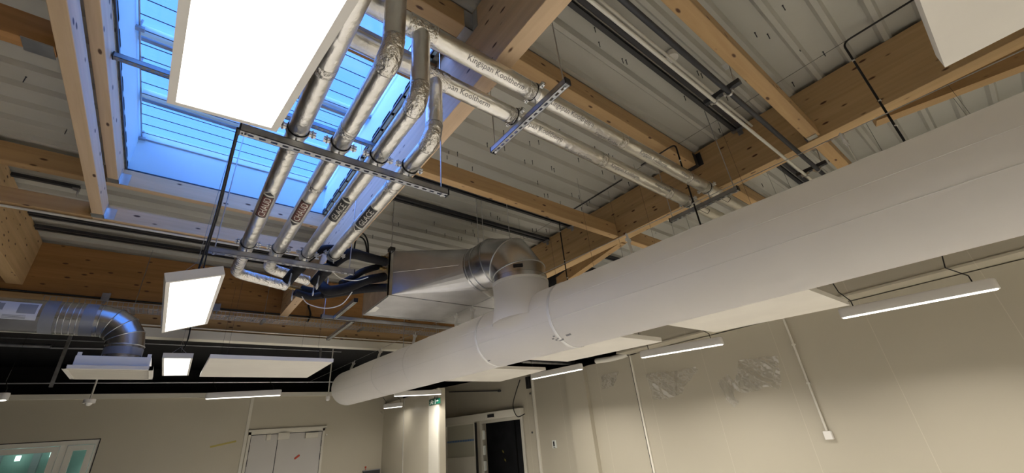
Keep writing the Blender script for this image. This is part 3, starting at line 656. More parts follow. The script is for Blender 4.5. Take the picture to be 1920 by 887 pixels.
for i, y in enumerate(SY):
    b = ax(y) + V((math.cos(math.radians(112)),0,math.sin(math.radians(112))))*(RF-.006); tp = cw(y); d_ = tp - b; u_ = d_.normalized(); wd_ = u_.cross(V((0,1,0))).normalized()
    s_ = obj('strap', MB().obox(b - wd_*.02 - V((0,.002,0)), wd_*.04, (0,.004,0), d_*.72), 'strap_white', fd)
    bk_ = b + d_*.62; obj('buckle', MB().obox(bk_ - wd_*.032 - V((0,.007,0)), wd_*.064, (0,.014,0), u_*.03), 'strap_white', s_)
    obj('hook', MB().tube([b + d_*.70, tp - u_*.004, tp + V((0,.004,.010)), tp + V((0,.012,0))], [.013, .009, .006, .005], 8), 'strap_white', s_)

# ================================================================== RAILS, CONDUITS, CABLES NEAR THE DECK
def rail(x0, x1, y, label, double=True, h=2.75):
    t = thing('trunking_rail', label, 'cable rail', (x0, y, H(h)))
    for k, dy in enumerate((0, .065) if double else (0,)):
        c = MB(); c.box((x0,y+dy,H(h)), (x1,y+dy+.04,H(h)+.003)).box((x0,y+dy,H(h)), (x1,y+dy+.003,H(h)+.035)).box((x0,y+dy+.037,H(h)), (x1,y+dy+.04,H(h)+.035))
        obj('channel', c, 'rail_dark', t)
    obj('end_plate', MB().box((x1-.05,y-.01,H(h)-.012), (x1-.0,y+.115 if double else y+.05,H(h)-.002)).box((x1-.012,y+.02,H(h)-.07), (x1-.006,y+.07,H(h))), 'strut_steel', t)
    return t
rail(1.29, 4.225, 1.0, 'dark double rail at the upper right beside the thin white conduit'); rail(1.29, 4.225, 4.07, 'dark double rail above the steel duct elbow'); rail(1.29, 4.225, 3.52, 'dark rail just beyond the purlin above the elbow')
rail(4.42, 6.5, 1.72, 'dark rail beyond the right beam between the silver pipe ends'); rail(4.42, 6.5, 1.02, 'dark rail beyond the right beam by the pipe bracket'); rail(4.42, 6.5, 4.07, 'dark rail beyond the right beam behind the diagonal brace')
rail(-1.69, -1.20, 5.55, 'short dark rail at the left between two purlins', False); rail(-1.69, 1.14, 6.40, 'dark rail behind the white conduit at the left'); rail(-1.69, 1.14, 6.78, 'wide dark rail nearest the far cross beam, at the left')
def pipe(name, pts, r, mat, label, cat='pipe', n=12): return one(name, MB().tube(pts, r, n), mat, label, cat)
pipe('conduit', [(-6,5.16,H(2.243)), (1.14,5.16,H(2.243))], .0125, 'conduit_cream', 'white conduit under the joist beyond the skylight', 'conduit')
pipe('conduit', [(1.29,.70+.06,H(2.13)), (6.4,.76,H(2.13))], .013, 'conduit_cream', 'thin pale conduit running under the right beam', 'conduit')
pipe('conduit', [(1.29,.655,H(2.13)), (6.4,.645,H(2.13))], .019, 'dark_steel', 'dark steel pipe beside the thin pale conduit', 'pipe')
pipe('conduit', [(1.29,.93,H(2.72)), (4.235,.93,H(2.72))], .012, 'conduit_cream', 'second pale conduit close to the dark double rail', 'conduit')
for xx, l in ((2.77,'before'), (4.62,'beyond')):
    t = thing('pipe_bracket', f'dark strut bracket holding two thin pipes {l} the right beam', 'bracket', (xx, .7, H(2.14)))
    obj('crossbar', MB().box((xx-.02,.56,H(2.15)), (xx+.02,.83,H(2.185))), 'dark_steel', t)
    for yy, r in ((.655,.021), (.76,.015)):
        obj('ring', MB().band((xx,yy,H(2.13)), (1,0,0), r, .02, .006, 20), 'galvanised', t); [obj('clip', MB().box((xx-.012,yy+a_,H(2.125)), (xx+.012,yy+a_+.017,H(2.15))), 'galvanised', t) for a_ in (-.035, .018)]
    obj('hanger_rod', MB().cyl((xx,.60,H(2.18)), (xx-.02,.575,H(2.36)), .004, 8), 'galvanised', t)
    obj('clip_plate', MB().box((xx-.05,.567,H(2.34)), (xx+.02,.572,H(2.40))).box((xx-.05,.567,H(2.338)), (xx+.02,.62,H(2.342))), 'galvanised', t)
one('ceiling_disc', MB().cyl((2.77,.94,H(2.83)), (2.77,.94,H(2.775)), .052, 28), 'lamp_white', 'small round white disc on the deck between dark rail and dark pipe', 'cap')
# black lamp cables clipped along a wire at the beam, then dropping
wy = V((3.90,0,H(2.76)))
pipe('guide_wire', [(3.9,-5,H(2.76)), (3.87,6.5,H(2.78))], .0022, 'dark_steel', 'thin wire stretched along the right beam under the deck', 'wire', 6)
for ya, yd, hb, lab in ((2.36,3.50,1.2,'black cable along the deck dropping behind the fabric duct near the steel elbow'), (1.9,1.47,1.2,'black cable dropping in front of the right ends of the silver pipes'), (-.9,.0,1.2,'black cable at the upper right dropping behind the fabric duct')):
    xc, hc = (3.57, 2.57) if 1 < yd < 2 else (3.885, 2.765)
    t = thing('lamp_cable', lab, 'cable', (xc, yd, H(hc)))
    obj('cable', MB().tube(bend([(xc+.005,ya,H(hc)), (xc,yd,H(hc)), (xc-.015,yd,H(hc-.26)), (xc-.015,yd+.01,H(hb))], .06), .008, 8), 'cable_black', t)
    for hh in (hc-.22, 2.1, 1.85): obj('cable_tie', MB().cyl((xc-.015,yd,H(hh)-.006), (xc-.015,yd,H(hh)+.006), .0105, 8), 'label_white', t)
# screws poking through the deck
sm = MB().cyl((0,0,H(2.84)), (0,0,H(2.782)), .0034, 6).cyl((0,0,H(2.84)), (0,0,H(2.834)), .006, 8)
sc0 = None; rnd = random.Random(11); sp = []
for yb_ in [c for c in (.14,.40,.91,1.17,1.94,2.2,2.45,2.72,3.02,3.22,3.62,3.99,4.26,4.55,4.80,5.3,5.75)]:
    for k in range(7):
        x = rnd.uniform(1.4, 4.15)
        if not (2.6 < x < 2.95 and yb_ < 1.0): sp.append((x, yb_ + rnd.uniform(-.05,.05)))
for yb_ in (-.1,-.6,.2,.7,1.3,2.2,3.1): sp += [(rnd.uniform(4.6,6.0), yb_), (rnd.uniform(4.6,6.0), yb_+.15), (rnd.uniform(1.5,4.1), yb_+.05)]
for yb_ in (4.0, 3.0, 4.6): sp.append((rnd.uniform(-1.6,-1.15), yb_))
for x, y in sp:
    if sc0 is None:
        sc0 = obj('roof_screw', sm, 'dark_steel'); o = sc0; tag(sc0, 'dark roofing screw tip poking down through the pale steel deck', 'screw', 'screw tips through the roof deck')
    else:
        o = sc0.copy(); COL.objects.link(o)
    o.location = (x, y, 0)

# ================================================================== LIGHT PANELS, LAMPS, BAFFLES
def frame3(rx, ry, rz): return Matrix.Rotation(rz,3,'Z') @ Matrix.Rotation(ry,3,'Y') @ Matrix.Rotation(rx,3,'X')
def glow(c, ex, ey, ez, w, l, watts, spread):          # the light a luminaire sends downwards from its diffuser
    L = bpy.data.lights.new('lamp_light', 'AREA'); L.shape = 'RECTANGLE'; L.size, L.size_y = w, l; L.energy = watts; L.color = (1.0,.94,.86); L.spread = math.radians(spread)
    o = bpy.data.objects.new('lamp_light', L); COL.objects.link(o); o.matrix_world = Matrix((ex, ey, ez)).transposed().to_4x4(); o.location = c
LEDW, TUBEW = 53, 36
def led(c, rot, label, W=.30, L=1.2, wires=True, ztop=None):
    c = V(c); R = frame3(*[math.radians(a) for a in rot]); ex, ey, ez = R @ V((1,0,0)), R @ V((0,1,0)), R @ V((0,0,1))
    t = thing('light_panel', label, 'ceiling light', c, 'rectangular light panels in a row')
    b = MB(); b.obox(c - ex*W/2 - ey*L/2 + ez*.004, ex*W, ey*L, ez*.058)
    m_ = .021
    for x0, x1, y0_, y1_ in ((-W/2,W/2,-L/2,-L/2+m_), (-W/2,W/2,L/2-m_,L/2), (-W/2,-W/2+m_,-L/2+m_,L/2-m_), (W/2-m_,W/2,-L/2+m_,L/2-m_)):
        b.obox(c + ex*x0 + ey*y0_, ex*(x1-x0), ey*(y1_-y0_), ez*.006)
    obj('housing', b, 'lamp_white', t)
    obj('diffuser', MB().obox(c - ex*(W/2-m_) - ey*(L/2-m_) + ez*.002, ex*(W-2*m_), ey*(L-2*m_), ez*.002), 'led_glow', t, 'glowing white diffuser')
    glow(c - ez*.004, ex, ey, ez, W-.05, L-.05, LEDW, 150)
    if wires:
        w_ = MB()
        for s_ in (-1, 1):
            p = c + ey*s_*L*.40 + ez*.06; top = V((c.x, p.y, ztop or H(2.78)))
            w_.tube([p - ex*.1, p + V((0,0,.10)), p + ex*.1], .002, 6).tube([p + V((0,0,.10)), top], .002, 6)
        obj('hanging_wire', w_, 'strut_steel', t)
    return t
led((-.01,.76,2.51), (11.1,-5.9,2.2), 'huge tilted light panel, nearest, in front of the skylight')
led((-.01,3.69,2.66), (-1.3,-19.4,0), 'tilted light panel left of the foil pipe bends, second of the row')
led((.01,7.2,2.83), (-1,-1.4,-1.3), 'small distant light panel below the second one, third of the row', ztop=3.7)
led((-.0,-3.0,2.66), (0,0,0), 'unseen light panel added further back along the row for fill, behind the viewer')  # unseen panel added to repeat the row and fill the hall with light
led((2.2,-4.6,2.7), (0,0,0), 'unseen light panel added behind the viewer as fill light')  # unseen extra panel, added only for more fill
def lamp(a, b, label, W=.095, Hh=.088, wires=True, top=None, grp='slim linear lamps', power=1.0, spread=140):
    a, b = V(a), V(b); d_ = (b-a).normalized(); L = (b-a).length; ex = V((0,0,1)).cross(d_).normalized(); ez = d_.cross(ex)
    if ez.z < 0: ez = -ez
    t = thing('linear_lamp', label, 'lamp', (a+b)/2, grp)
    def outline(w, l, z): 
        pts = []
        for s_, c_ in ((1, l/2 - w/2), (-1, -l/2 + w/2)):
            for k in range(9):
                an = -math.pi/2 + math.pi*k/8 if s_ > 0 else math.pi/2 + math.pi*k/8
                pts.append((a+b)/2 + d_*(c_ + math.cos(an)*w/2) + ex*(math.sin(an)*w/2) + ez*z)
        return pts
    obj('body', MB().loft([outline(W, L, 0), outline(W, L, Hh*.85), outline(W*.9, L-.01, Hh)]), 'lamp_white', t)
    obj('diffuser', MB().loft([outline(W-.042, L-.03, -.008), outline(W-.038, L-.026, .001)], True, True, False), 'tube_glow', t, 'glowing white diffuser')
    glow((a+b)/2 - ez*.014, ex, d_ if ex.cross(d_).dot(ez) > 0 else -d_, ez, W-.05, L-.10, TUBEW*power*L/1.15, spread)
    if wires:
        for k, e in ((.12, a), (.88, b)):
            p = a.lerp(b, k) + ez*Hh; obj('supply_cable', MB().tube([p, p + V((0,0,.06)), p + V((-.06,.10 if k > .5 else .05,.16)), p + V((-.05,.07,.30))], .005, 8).tube([p + V((-.05,.07,.29)), V((p.x-.03, p.y+.05, top or H(2.75)))], .0016, 6), 'cable_black', t)
    return t
LX = 5.2
lamp(at(1577,597,X=LX), at(1877,540,X=LX), 'bright slim lamp on the right, nearest the right edge'); lamp(at(1202,671,X=LX), at(1357,645,X=LX), 'slim lamp in the middle of the right wall row'); lamp(at(997,711,X=LX), at(1092,692,X=LX), 'slim lamp of the right wall row nearest the sliding door', top=3.3)
for k in range(2): lamp((LX,-1.15-2.25*k,2.42), (LX,-2.3-2.25*k,2.40), ['unseen slim lamp added just outside the right edge', 'unseen slim lamp added to the right row behind the viewer'][k])  # out-of-view lamps added to continue the row and raise the fill
lamp(at(384,748,Z=2.6), at(527,741,Z=2.6), 'slim lamp on the far left above the double door', top=3.7, power=.8); lamp(at(738,743,Z=2.56), at(828,739,Z=2.56), 'slim lamp over the exit sign, under the fabric duct end', top=3.7, power=.95, spread=165)
lamp(at(719,766,Z=2.5), at(755,762,Z=2.5), 'short slim lamp at the corner of far wall and partition', top=3.7, power=.18, spread=170); lamp(at(-70,754,Z=2.6), at(14,750,Z=2.6), 'slim lamp cut by the left edge', top=3.7)
def baffle(x0, x1, yn, yf, zn, zf, label, th=.045, top=None, inx=.15):
    t = thing('acoustic_panel', label, 'ceiling panel', ((x0+x1)/2, (yn+yf)/2, (zn+zf)/2), 'white acoustic panels')
    obj('board', MB().loft([[V((x0,yn,zn)), V((x1,yn,zn)), V((x1,yf,zf)), V((x0,yf,zf))], [V((x0,yn,zn+th)), V((x1,yn,zn+th)), V((x1,yf,zf+th)), V((x0,yf,zf+th))]], True, True, False), 'panel_white', t)
    w_ = MB()
    for xx in (x0+inx, x1-.15):
        for yy, z_ in ((yn+.15, zn), (yf-.15, zf)): w_.tube([V((xx,yy,z_+th)), V((xx,yy,top or H(2.78)))], .0012, 6)
    obj('hanging_wire', w_, 'dark_steel', t); return t
baffle(3.62, 4.84, .93, 2.24, 2.44, 2.495, 'white panel under the fabric duct, nearest the right edge lamp'); baffle(3.23, 4.12, 2.50, 3.95, 2.40, 2.45, 'white panel under the fabric duct left of the middle lamp'); baffle(3.62, 4.78, 5.10, 6.36, 2.545, 2.55, 'white panel under the fabric duct nearest the sliding door', top=3.7)
baffle(.25, 1.45, 5.17, 6.33, 2.58, 2.58, 'white panel hanging beside the small distant light panel', .04, 3.7); baffle(.72, 1.935, -1.45, -.19, 2.65, 2.65, 'white panel at the top right corner in front of the right beam', .06)
baffle(3.8, 4.95, -1.6, -.25, 2.46, 2.46, 'white panel cut by the right edge below the fabric duct', inx=.75)

# ================================================================== LEFT DUCT AND DIFFUSER
DY, DH, DR = 5.58, 1.385, .15
du = thing('spiral_duct', 'silver spiral duct at the left edge bending down into the diffuser', 'duct', (-2, DY, H(DH)))
XB = -.44; rb = .24
obj('straight_run', MB().cyl((-5.9,DY,H(DH)), (XB-rb,DY,H(DH)), DR, 40), 'duct_steel', du)
cn = V((XB-rb, DY, H(DH-rb)))
rg = lambda a, R=DR: [cn + V((math.sin(a)*(rb+R*math.cos(b)), R*math.sin(b), math.cos(a)*(rb+R*math.cos(b)))) for b in [2*math.pi*j/40 for j in range(40)]]
for k in range(4): obj('elbow_gore', MB().loft([rg(math.pi/8*k), rg(math.pi/8*(k+1))], True, False), 'duct_steel', du)
for k in range(5):
    a = math.pi/8*k; obj('seam_ring', MB().ring(cn + V((math.sin(a)*rb,0,math.cos(a)*rb)), (math.cos(a),0,-math.sin(a)), DR+.001, .004, 40, 6), 'galvanised', du)
obj('drop', MB().cyl((XB,DY,H(DH-rb)), (XB,DY,H(.99)), DR-.004, 40), 'duct_steel', du)
for xx in (-1.02, -.755): obj('duct_tape', MB().band((xx,DY,H(DH)), (1,0,0), DR+.001, .09, .002, 40), 'tape_grey', du, 'grey tape band')
obj('duct_tape', MB().band((XB,DY,H(1.085)), (0,0,1), DR-.002, .07, .003, 40), 'tape_grey', du, 'grey tape band')
for xx in (-.95,-.91,-.865,-.825): obj('seam_ring', MB().ring((xx,DY,H(DH)), (1,0,0), DR+.001, .003, 40, 6), 'galvanised', du)
m = MB(); mi = MB(); td = (CAM - V((-1.6,DY,H(DH)))); td.x = 0; td.normalize(); up = V((1,0,0)).cross(td); up = -up if up.z < 0 else up
def dpatch(m, x0, x1, a0, a1, off):
    g = []
    for k in range(9):
        a = a0 + (a1-a0)*k/8; dd = td*math.cos(a) + up*math.sin(a); g += [V((x0,DY,H(DH))) + dd*(DR+off), V((x1,DY,H(DH))) + dd*(DR+off)]
    for k in range(8): m.add([g[2*k], g[2*k+1], g[2*k+3], g[2*k+2]], [(0,1,2,3)])
dpatch(m, -1.70, -1.085, -.25, .85, .0015); lb = obj('paper_label', m, 'paper_white', du, 'white printed sheet stuck on the duct')
dpatch(mi, -1.215, -1.10, .12, .72, .003); dpatch(mi, -1.65, -1.33, .15, .75, .003); dpatch(mi, -1.33, -1.30, .25, .68, .003)
for k in range(3): dpatch(mi, -1.29, -1.15, -.04-.07*k, -.01-.07*k, .003)
obj('printed_block', mi, 'ink_grey', lb)
df_ = thing('air_diffuser', 'white square air diffuser hanging below the silver duct elbow', 'diffuser', (-.47, 5.53, H(.88)))
obj('plenum_box', MB().bbox((-.72,5.27,H(.895)), (-.20,5.79,H(.99)), .004), 'lamp_white', df_)
g = MB(); x0, x1, y0_, y1_ = -.775, -.165, 5.23, 5.83; zb, zt = H(.868), H(.90)
g.box((x0,y0_,zb), (x1,y0_+.03,zt)).box((x0,y1_-.03,zb), (x1,y1_,zt)).box((x0,y0_,zb), (x0+.03,y1_,zt)).box((x1-.03,y0_,zb), (x1,y1_,zt))
obj('face_frame', g, 'panel_white', df_); g = MB()
for k in range(1, 12): g.box((x0+.03, y0_+.03+k*.045, zb+.004), (x1-.03, y0_+.036+k*.045, zt))
g.box((x0+.03,y0_+.03,zt-.004), (x1-.03,y1_-.03,zt)); obj('grille', g, 'panel_white', df_)
for xx in (-.70,-.22): obj('fixing_lug', MB().box((xx-.015,5.28,H(.985)), (xx+.015,5.285,H(1.02))), 'lamp_white', df_)

# ================================================================== CABLE TRAY AND FAR SERVICES
ct = thing('cable_tray', 'long wire mesh cable tray in front of the far timber beams', 'cable tray', (1.5, 7.1, H(1.93)))
g = MB(); x = -1.4
while x < 4.95:
    g.tube([(x,6.98,H(1.985)), (x,6.99,H(1.93)), (x,7.24,H(1.93)), (x,7.25,H(1.985))], .0035, 5, True, False); x += .05
for yy, hh in ((6.98,1.985), (6.99,1.93), (7.05,1.93), (7.12,1.93), (7.18,1.93), (7.24,1.93), (7.25,1.985)): g.cyl((-1.4,yy,H(hh)), (4.95,yy,H(hh)), .0035, 6)
obj('wire_basket', g, 'strut_steel', ct)
for xx in (-.6, .9, 2.4, 3.9):
    o = obj('support_bar', MB().box((xx-.02,6.97,H(1.905)), (xx+.02,7.26,H(1.925))), 'strut_steel', ct); obj('hanger_rod', MB().cyl((xx,7.1,H(1.92)), (xx,7.1,BL), .004, 6), 'strut_steel', o)
t = strut('strut_channel', (1.26,5.20), 'X', 2.2, 'galvanised strut under the coil unit', H(1.50), mat='galvanised')
for xx, y0_, y1_, l in ((1.42,4.45,5.18,'near'), (1.66,5.24,6.3,'far')): strut('strut_channel', (xx,y0_), 'Y', y1_-y0_, f'{l} short strut arm crossing by the coil unit strut', H(1.50), mat='galvanised')
rod((1.29,5.20,H(1.50)), BL, 'thin rod holding the left end of the strut below the coil unit'); rod((3.3,5.20,H(1.50)), BL, 'thin rod behind the coil unit')
pipe('conduit', [(-6,7.36,H(2.125)), (6,7.36,H(2.125))], .012, 'cable_black', 'dark conduit along the face of the far cross beam', 'conduit')
for k, xx in enumerate((-2.05,-.93,.3)):
    one('conduit_clip', MB().box((xx-.04,7.33,H(2.09)), (xx+.04,7.388,H(2.19))).cyl((xx,7.35,H(2.05)), (xx+.03,7.35,H(2.2)), .012, 8), 'strut_steel', 'grey clip on the dark conduit, ' + ['at the far left beam', 'above the silver duct', 'above the second light panel'][k], 'clip')
pipe('conduit', [(-6,7.28,H(1.79)), (4.5,7.28,H(1.79))], .010, 'conduit_cream', 'thin pale conduit just above the cream boxed beam', 'conduit')
for u_, v0_, v1_, l in ((756,618,660,'left'), (818,610,640,'right')):
    p = at(u_, v1_, Y=6.4); rod((p.x, p.y, p.z-.2), H(2.78), f'dark {l} hanging rod behind the fabric duct end', .006)
# dark void services
for (u0, v0_), (u1, v1_), r, l in (((-40,644),(95,650),.03,'fat grey pipe in the black void at the left'), ((95,652),(260,655),.018,'thin grey pipe in the black void behind the diffuser'), ((-20,719),(640,716),.012,'long thin pipe in the black void over the far wall'), ((-20,632),(640,660),.008,'thin wire tray edge in the black void')):
    pipe('service_pipe', [at(u0,v0_,Y=9.6), at(u1,v1_,Y=9.6)], r, 'strut_steel', l, 'pipe')
for u_, v0_, v1_, l in ((95,690,726,'left of the diffuser'), (597,655,690,'between light panel row and fabric duct end'), (722,600,640,'beside the fabric duct end')):
    p = at(u_, v1_, Y=9.2); one('steel_post', MB().box((p.x-.02,p.y-.02,p.z), (p.x+.02,p.y+.02,3.75)), 'strut_steel', f'grey steel hanger in the black void {l}', 'hanger')
for u_, v_, l in ((168,752,'under the diffuser'), (615,745,'beside the fabric duct end')):
    p = at(u_, v_, Y=9); t = thing('presence_detector', f'white detector on a thin drop rod {l}', 'detector', p)
    obj('drop_rod', MB().cyl(p, (p.x,p.y,3.75), .012, 10), 'conduit_cream', t); obj('sensor', MB().cyl(p - V((0,0,.03)), p + V((0,0,.02)), .07 if u_ < 300 else .04, 20).sphere(p - V((0,0,.03)), .04, 12, 8), 'lamp_white', t)
# dangling black cables by the second light panel
for k in range(2):
    hose([at(446+3*k,240,Y=1.96), at(431+3*k,300,Y=2.25), at(407+4*k,395,Y=2.75), at(389+4*k,455,Y=3.05), V((-.02+.03*k,3.25,H(1.14)))], .006 - .002*k, ['thick', 'thin'][k] + ' black cable hanging beside the four pipes down to the second light panel', 'cable_black', 'cable')
p = at(343,640,Y=6.9); hose([V((.03,7.0,H(1.9))), V((.05,6.95,H(1.55))), V((.0,7.0,H(1.29)))], .008, 'black cable feeding the small distant light panel', 'cable_black', 'cable')

# ================================================================== FAR WALL: WINDOW, DOUBLE DOOR, MARKS
wn = thing('window_1', 'cream framed window at the lower left of the far wall', 'window', ((wx0+wx1)/2, WF, 1.5)); wn['kind'] = 'structure'
wz0 = .9; xm = at(112, 860, Y=WF).x
g = MB(); ft = .085
g.box((wx0+.012,WF+.012,wz1-ft), (wx1-.012,WF+.09,wz1-.012)).box((wx0+.012,WF+.012,wz0), (wx1-.012,WF+.09,wz0+ft))
g.box((wx0+.012,WF+.014,wz0+ft), (wx0+ft,WF+.088,wz1-ft)).box((wx1-.055,WF+.014,wz0+ft), (wx1-.012,WF+.088,wz1-ft)).box((xm-.045,WF+.014,wz0+ft), (xm+.045,WF+.088,wz1-ft))
obj('frame', g, 'window_white', wn)
for a, b in ((wx0+ft,xm-.045), (xm+.045,wx1-.055)):
    q = .085; a, b, c_, d_ = a+.008, b-.008, wz0+ft+.008, wz1-ft-.010
    g = MB().box((a,WF+.0,d_-q), (b,WF+.07,d_)).box((a,WF+.0,c_), (b,WF+.07,c_+q)).box((a,WF+.002,c_+q), (a+q,WF+.068,d_-q)).box((b-q,WF+.002,c_+q), (b,WF+.068,d_-q))
    s_ = obj('sash', g, 'window_white', wn); obj('pane', MB().box((a+q,WF+.03,c_+q), (b-q,WF+.036,d_-q)), 'clear_glass', s_)
g = MB().box((wx0,WF-.002,wz1-.014), (wx1,WF+.1,wz1)).box((wx1-.014,WF-.002,wz0), (wx1,WF+.1,wz1)); obj('seal', g, 'cable_black', wn, 'dark seal around the frame')
t = thing('room_beyond', 'teal lit room seen through the far window', 'room', (wx0, 12.6, 0)); t['kind'] = 'structure'
obj('back_wall', MB().box((wx0-.5,12.6,.3), (wx1+.35,12.66,2.5)), 'teal_wall', t); obj('side_wall', MB().box((wx1+.3,WF+.12,.3), (wx1+.36,12.6,2.5)), 'grey_wall', t); obj('added_ceiling_glow', MB().box((wx0+.2,11.95,2.45), (wx1-.2,12.25,2.49)), 'room_beyond_glow', t, 'added glowing strip that brightens the teal wall'); obj('ceiling_board', MB().box((wx0-.5,WF+.12,2.5), (wx1+.36,12.66,2.56)), 'panel_white', t)  # the glowing ceiling strip is added to light up the teal back wall
for xx in (wx0+.5, wx0+1.0, wx1-.55): obj('post', MB().box((xx,12.45,.3), (xx+.1,12.55,2.5)), 'grey_wall', t)
for xx, zz_ in ((wx0+.78,2.05),(wx0+1.22,2.08),(wx1+.02,1.85),(wx1-.2,1.80),(wx1+.02,1.62),(wx1-.2,1.6)): obj('lit_pane', MB().box((xx,12.42,zz_-.05), (xx+.07,12.44,zz_+.04)), 'room_beyond_glow', t, 'bright lit pane')
# double door
def fw(u_, v_): return at(u_, v_, Y=WF)
dx0, dx1, dz1 = fw(468,830).x, fw(604,812).x, fw(535,812).z
dr = thing('door_1', 'grey double door in the far wall with a narrow left leaf', 'door', ((dx0+dx1)/2, WF, 0)); dr['kind'] = 'structure'
g = MB().box((dx0-.05,WF-.03,0), (dx0,WF+.0,dz1+.06)).box((dx1,WF-.03,0), (dx1+.05,WF,dz1+.06)).box((dx0-.05,WF-.03,dz1), (dx1+.05,WF,dz1+.06)).box((dx0-.06,WF-.05,dz1+.06), (dx1+.09,WF,dz1+.10))
obj('frame', g, 'frame_cream', dr); xm = fw(519,835).x
obj('shadow_gap', MB().box((dx0,WF-.004,0), (dx1,WF-.001,dz1)), 'dark_steel', dr)
for a, b, l in ((dx0+.012,xm-.008,'narrow'), (xm+.008,dx1-.012,'wide')): obj('door_leaf', MB().box((a,WF-.022,0), (b,WF-.004,dz1-.014)), 'door_grey', dr)
for a, b in ((fw(499,818), fw(506,824)), (fw(521,815), fw(541,822)), (fw(572,815), fw(595,819))): obj('door_closer', MB().bbox((a.x,WF-.07,b.z-.02), (b.x,WF-.022,a.z+.03), .004), 'frame_cream', dr)
for xx in (dx0+.002, dx1-.012):
    for z_ in (1.60, 1.88): obj('hinge', MB().box((xx,WF-.04,z_-.07), (xx+.012,WF-.02,z_+.07)), 'dark_steel', dr)
p = fw(558,858); one('tape_piece', MB().obox(p + V((-.06,-.03,-.04)), V((.10,0,.07)), V((-.02,0,.035)), V((0,.004,0))), 'red_tape', 'small red tape piece on the wide door leaf', 'tape')
p, q = fw(394,840), fw(443,829); one('tape_piece', MB().obox(p + V((0,-.006,0)), q-p, V((-.01,0,.035)), V((0,.004,0))), 'yellow_tape', 'yellowish tape strip stuck on the far wall left of the door', 'tape')
p = fw(612,815); one('wall_button', MB().cyl(p + V((0,-.02,0)), p, .02, 14), 'lamp_white', 'tiny white button right of the double door frame', 'button')
p, q = fw(680,884), fw(711,882); t = thing('wall_screen', 'dark board top at the bottom edge of the far wall', 'board', (p.x, WF, p.z-.3))
obj('board', MB().box((p.x,WF-.05,p.z-.5), (q.x,WF,p.z)), 'dark_door', t); obj('rim', MB().box((p.x-.01,WF-.055,p.z-.0), (q.x+.01,WF,p.z+.015)), 'ink_grey', t)
p = fw(685,876); one('wall_fixing', MB().cyl(p + V((0,-.04,0)), p, .018, 10).cyl(p + V((0,-.02,-.16)), p + V((0,-.02,0)), .006, 8), 'red_tape', 'small red fixing above the dark board', 'fixing')
p = fw(714,772); one('wall_hook', MB().tube([p, p+V((0,-.06,-.02)), p+V((.03,-.08,-.05))], .012, 8), 'trim_grey', 'small grey hook near the corner of the far wall', 'hook')
# exit sign on the partition end
a, b, zt_, zb_ = at(806,750,X=4.62).y, at(825,750,X=4.62).y, at(815,748,X=4.62).z, at(815,758.5,X=4.62).z
t = thing('exit_sign', 'small green exit sign with white running figure on the partition', 'sign', (4.62, (a+b)/2, zb_))
obj('sign_board', MB().box((4.60,b,zb_), (4.63,a,zt_)), 'exit_green', t)
W_, H_ = a-b, zt_-zb_
def sp_(x, z): return V((4.597, a - x*W_, zb_ + z*H_))
g = MB(); dx_ = V((-.003,0,0))
g.prism([sp_(.60,.08), sp_(.60,.92), sp_(.66,.92), sp_(.66,.08)], dx_)                                   # door edge
g.prism([sp_(.72,.45), sp_(.72,.60), sp_(.84,.60), sp_(.84,.72), sp_(.95,.52), sp_(.84,.33), sp_(.84,.45)], dx_)   # arrow
g.prism([sp_(.30+.07*math.cos(k*.7), .80+.12*math.sin(k*.7)) for k in range(9)], dx_)                     # head
g.prism([sp_(.22,.66), sp_(.36,.66), sp_(.50,.50), sp_(.46,.44), sp_(.36,.52), sp_(.34,.40), sp_(.44,.26), sp_(.40,.08), sp_(.34,.10), sp_(.36,.24), sp_(.26,.34), sp_(.20,.14), sp_(.08,.14), sp_(.08,.22), sp_(.16,.22), sp_(.24,.56), sp_(.12,.46), sp_(.08,.52)], dx_)
obj('pictogram', g, 'sign_white', t, 'white running figure, door and arrow')
obj('mounting', MB().cyl((4.615,(a+b)/2,zt_), (4.615,(a+b)/2,zt_+.05), .008, 8), 'dark_steel', t)

# ================================================================== SLIDING DOOR
sd = thing('door_2', 'automatic sliding door with frosted left leaf and open dark passage', 'door', dpt((s_open0+s_open1)/2, 0)); sd['kind'] = 'structure'
sA, sB = ds(983,775), ds(831,790); zh1, zh0 = dw(905,776).z, dw(905,789).z
zh1 = (dw(835,784).z + dw(975,768).z)/2; zh0 = (dw(835,795).z + dw(975,784).z)/2
g = MB(); dbox(g, sA, sB, zh0, zh1, 0, .15); hd = obj('header', g, 'frame_cream', sd)
for u_, v_ in ((838,790), (928,779)):
    s_ = ds(u_, v_); g = MB().obox(dpt(s_-.10, (zh0+zh1)/2-.035, .148), DD*.2, DN*.02, V((0,0,.07))); obj('sensor', g, 'label_black', hd)
g = MB(); dbox(g, s_open0-.07, s_open0, 0, z_open+.05, -.1, .04); dbox(g, s_open1, s_open1+.06, 0, z_open+.05, -.1, .04); dbox(g, s_open0, s_open1, z_open-.02, z_open+.05, -.1, .04); obj('jamb', g, 'trim_grey', sd)
s0, s1_, z1_ = ds(893,795), ds(840,797), dw(866,796).z
g = MB(); dbox(g, s0-.02, s0+.02, 0, z1_, .045, .085); dbox(g, s1_-.03, s1_+.02, 0, z1_, .045, .085); dbox(g, s0, s1_, z1_-.02, z1_+.03, .045, .085); zr = dw(866,858).z; dbox(g, s0, s1_, zr-.03, zr+.01, .045, .085)
lf = obj('sliding_leaf', g, 'frame_cream', sd)
g = MB(); dbox(g, s0, s1_, zr, z1_, .06, .066); obj('frosted_pane', g, 'frosted_pane', lf); g = MB(); dbox(g, s0, s1_, 0, zr, .055, .07); obj('lower_panel', g, 'frame_cream', lf)
zs = dw(866,827).z; g = MB(); k = s0 + .02
while k < s1_ - .05: dbox(g, k, k+.045, zs-.022, zs+.022, .068, .071); k += .058
obj('safety_stripe', g, 'blue_dots', lf, 'blue dotted safety stripe')
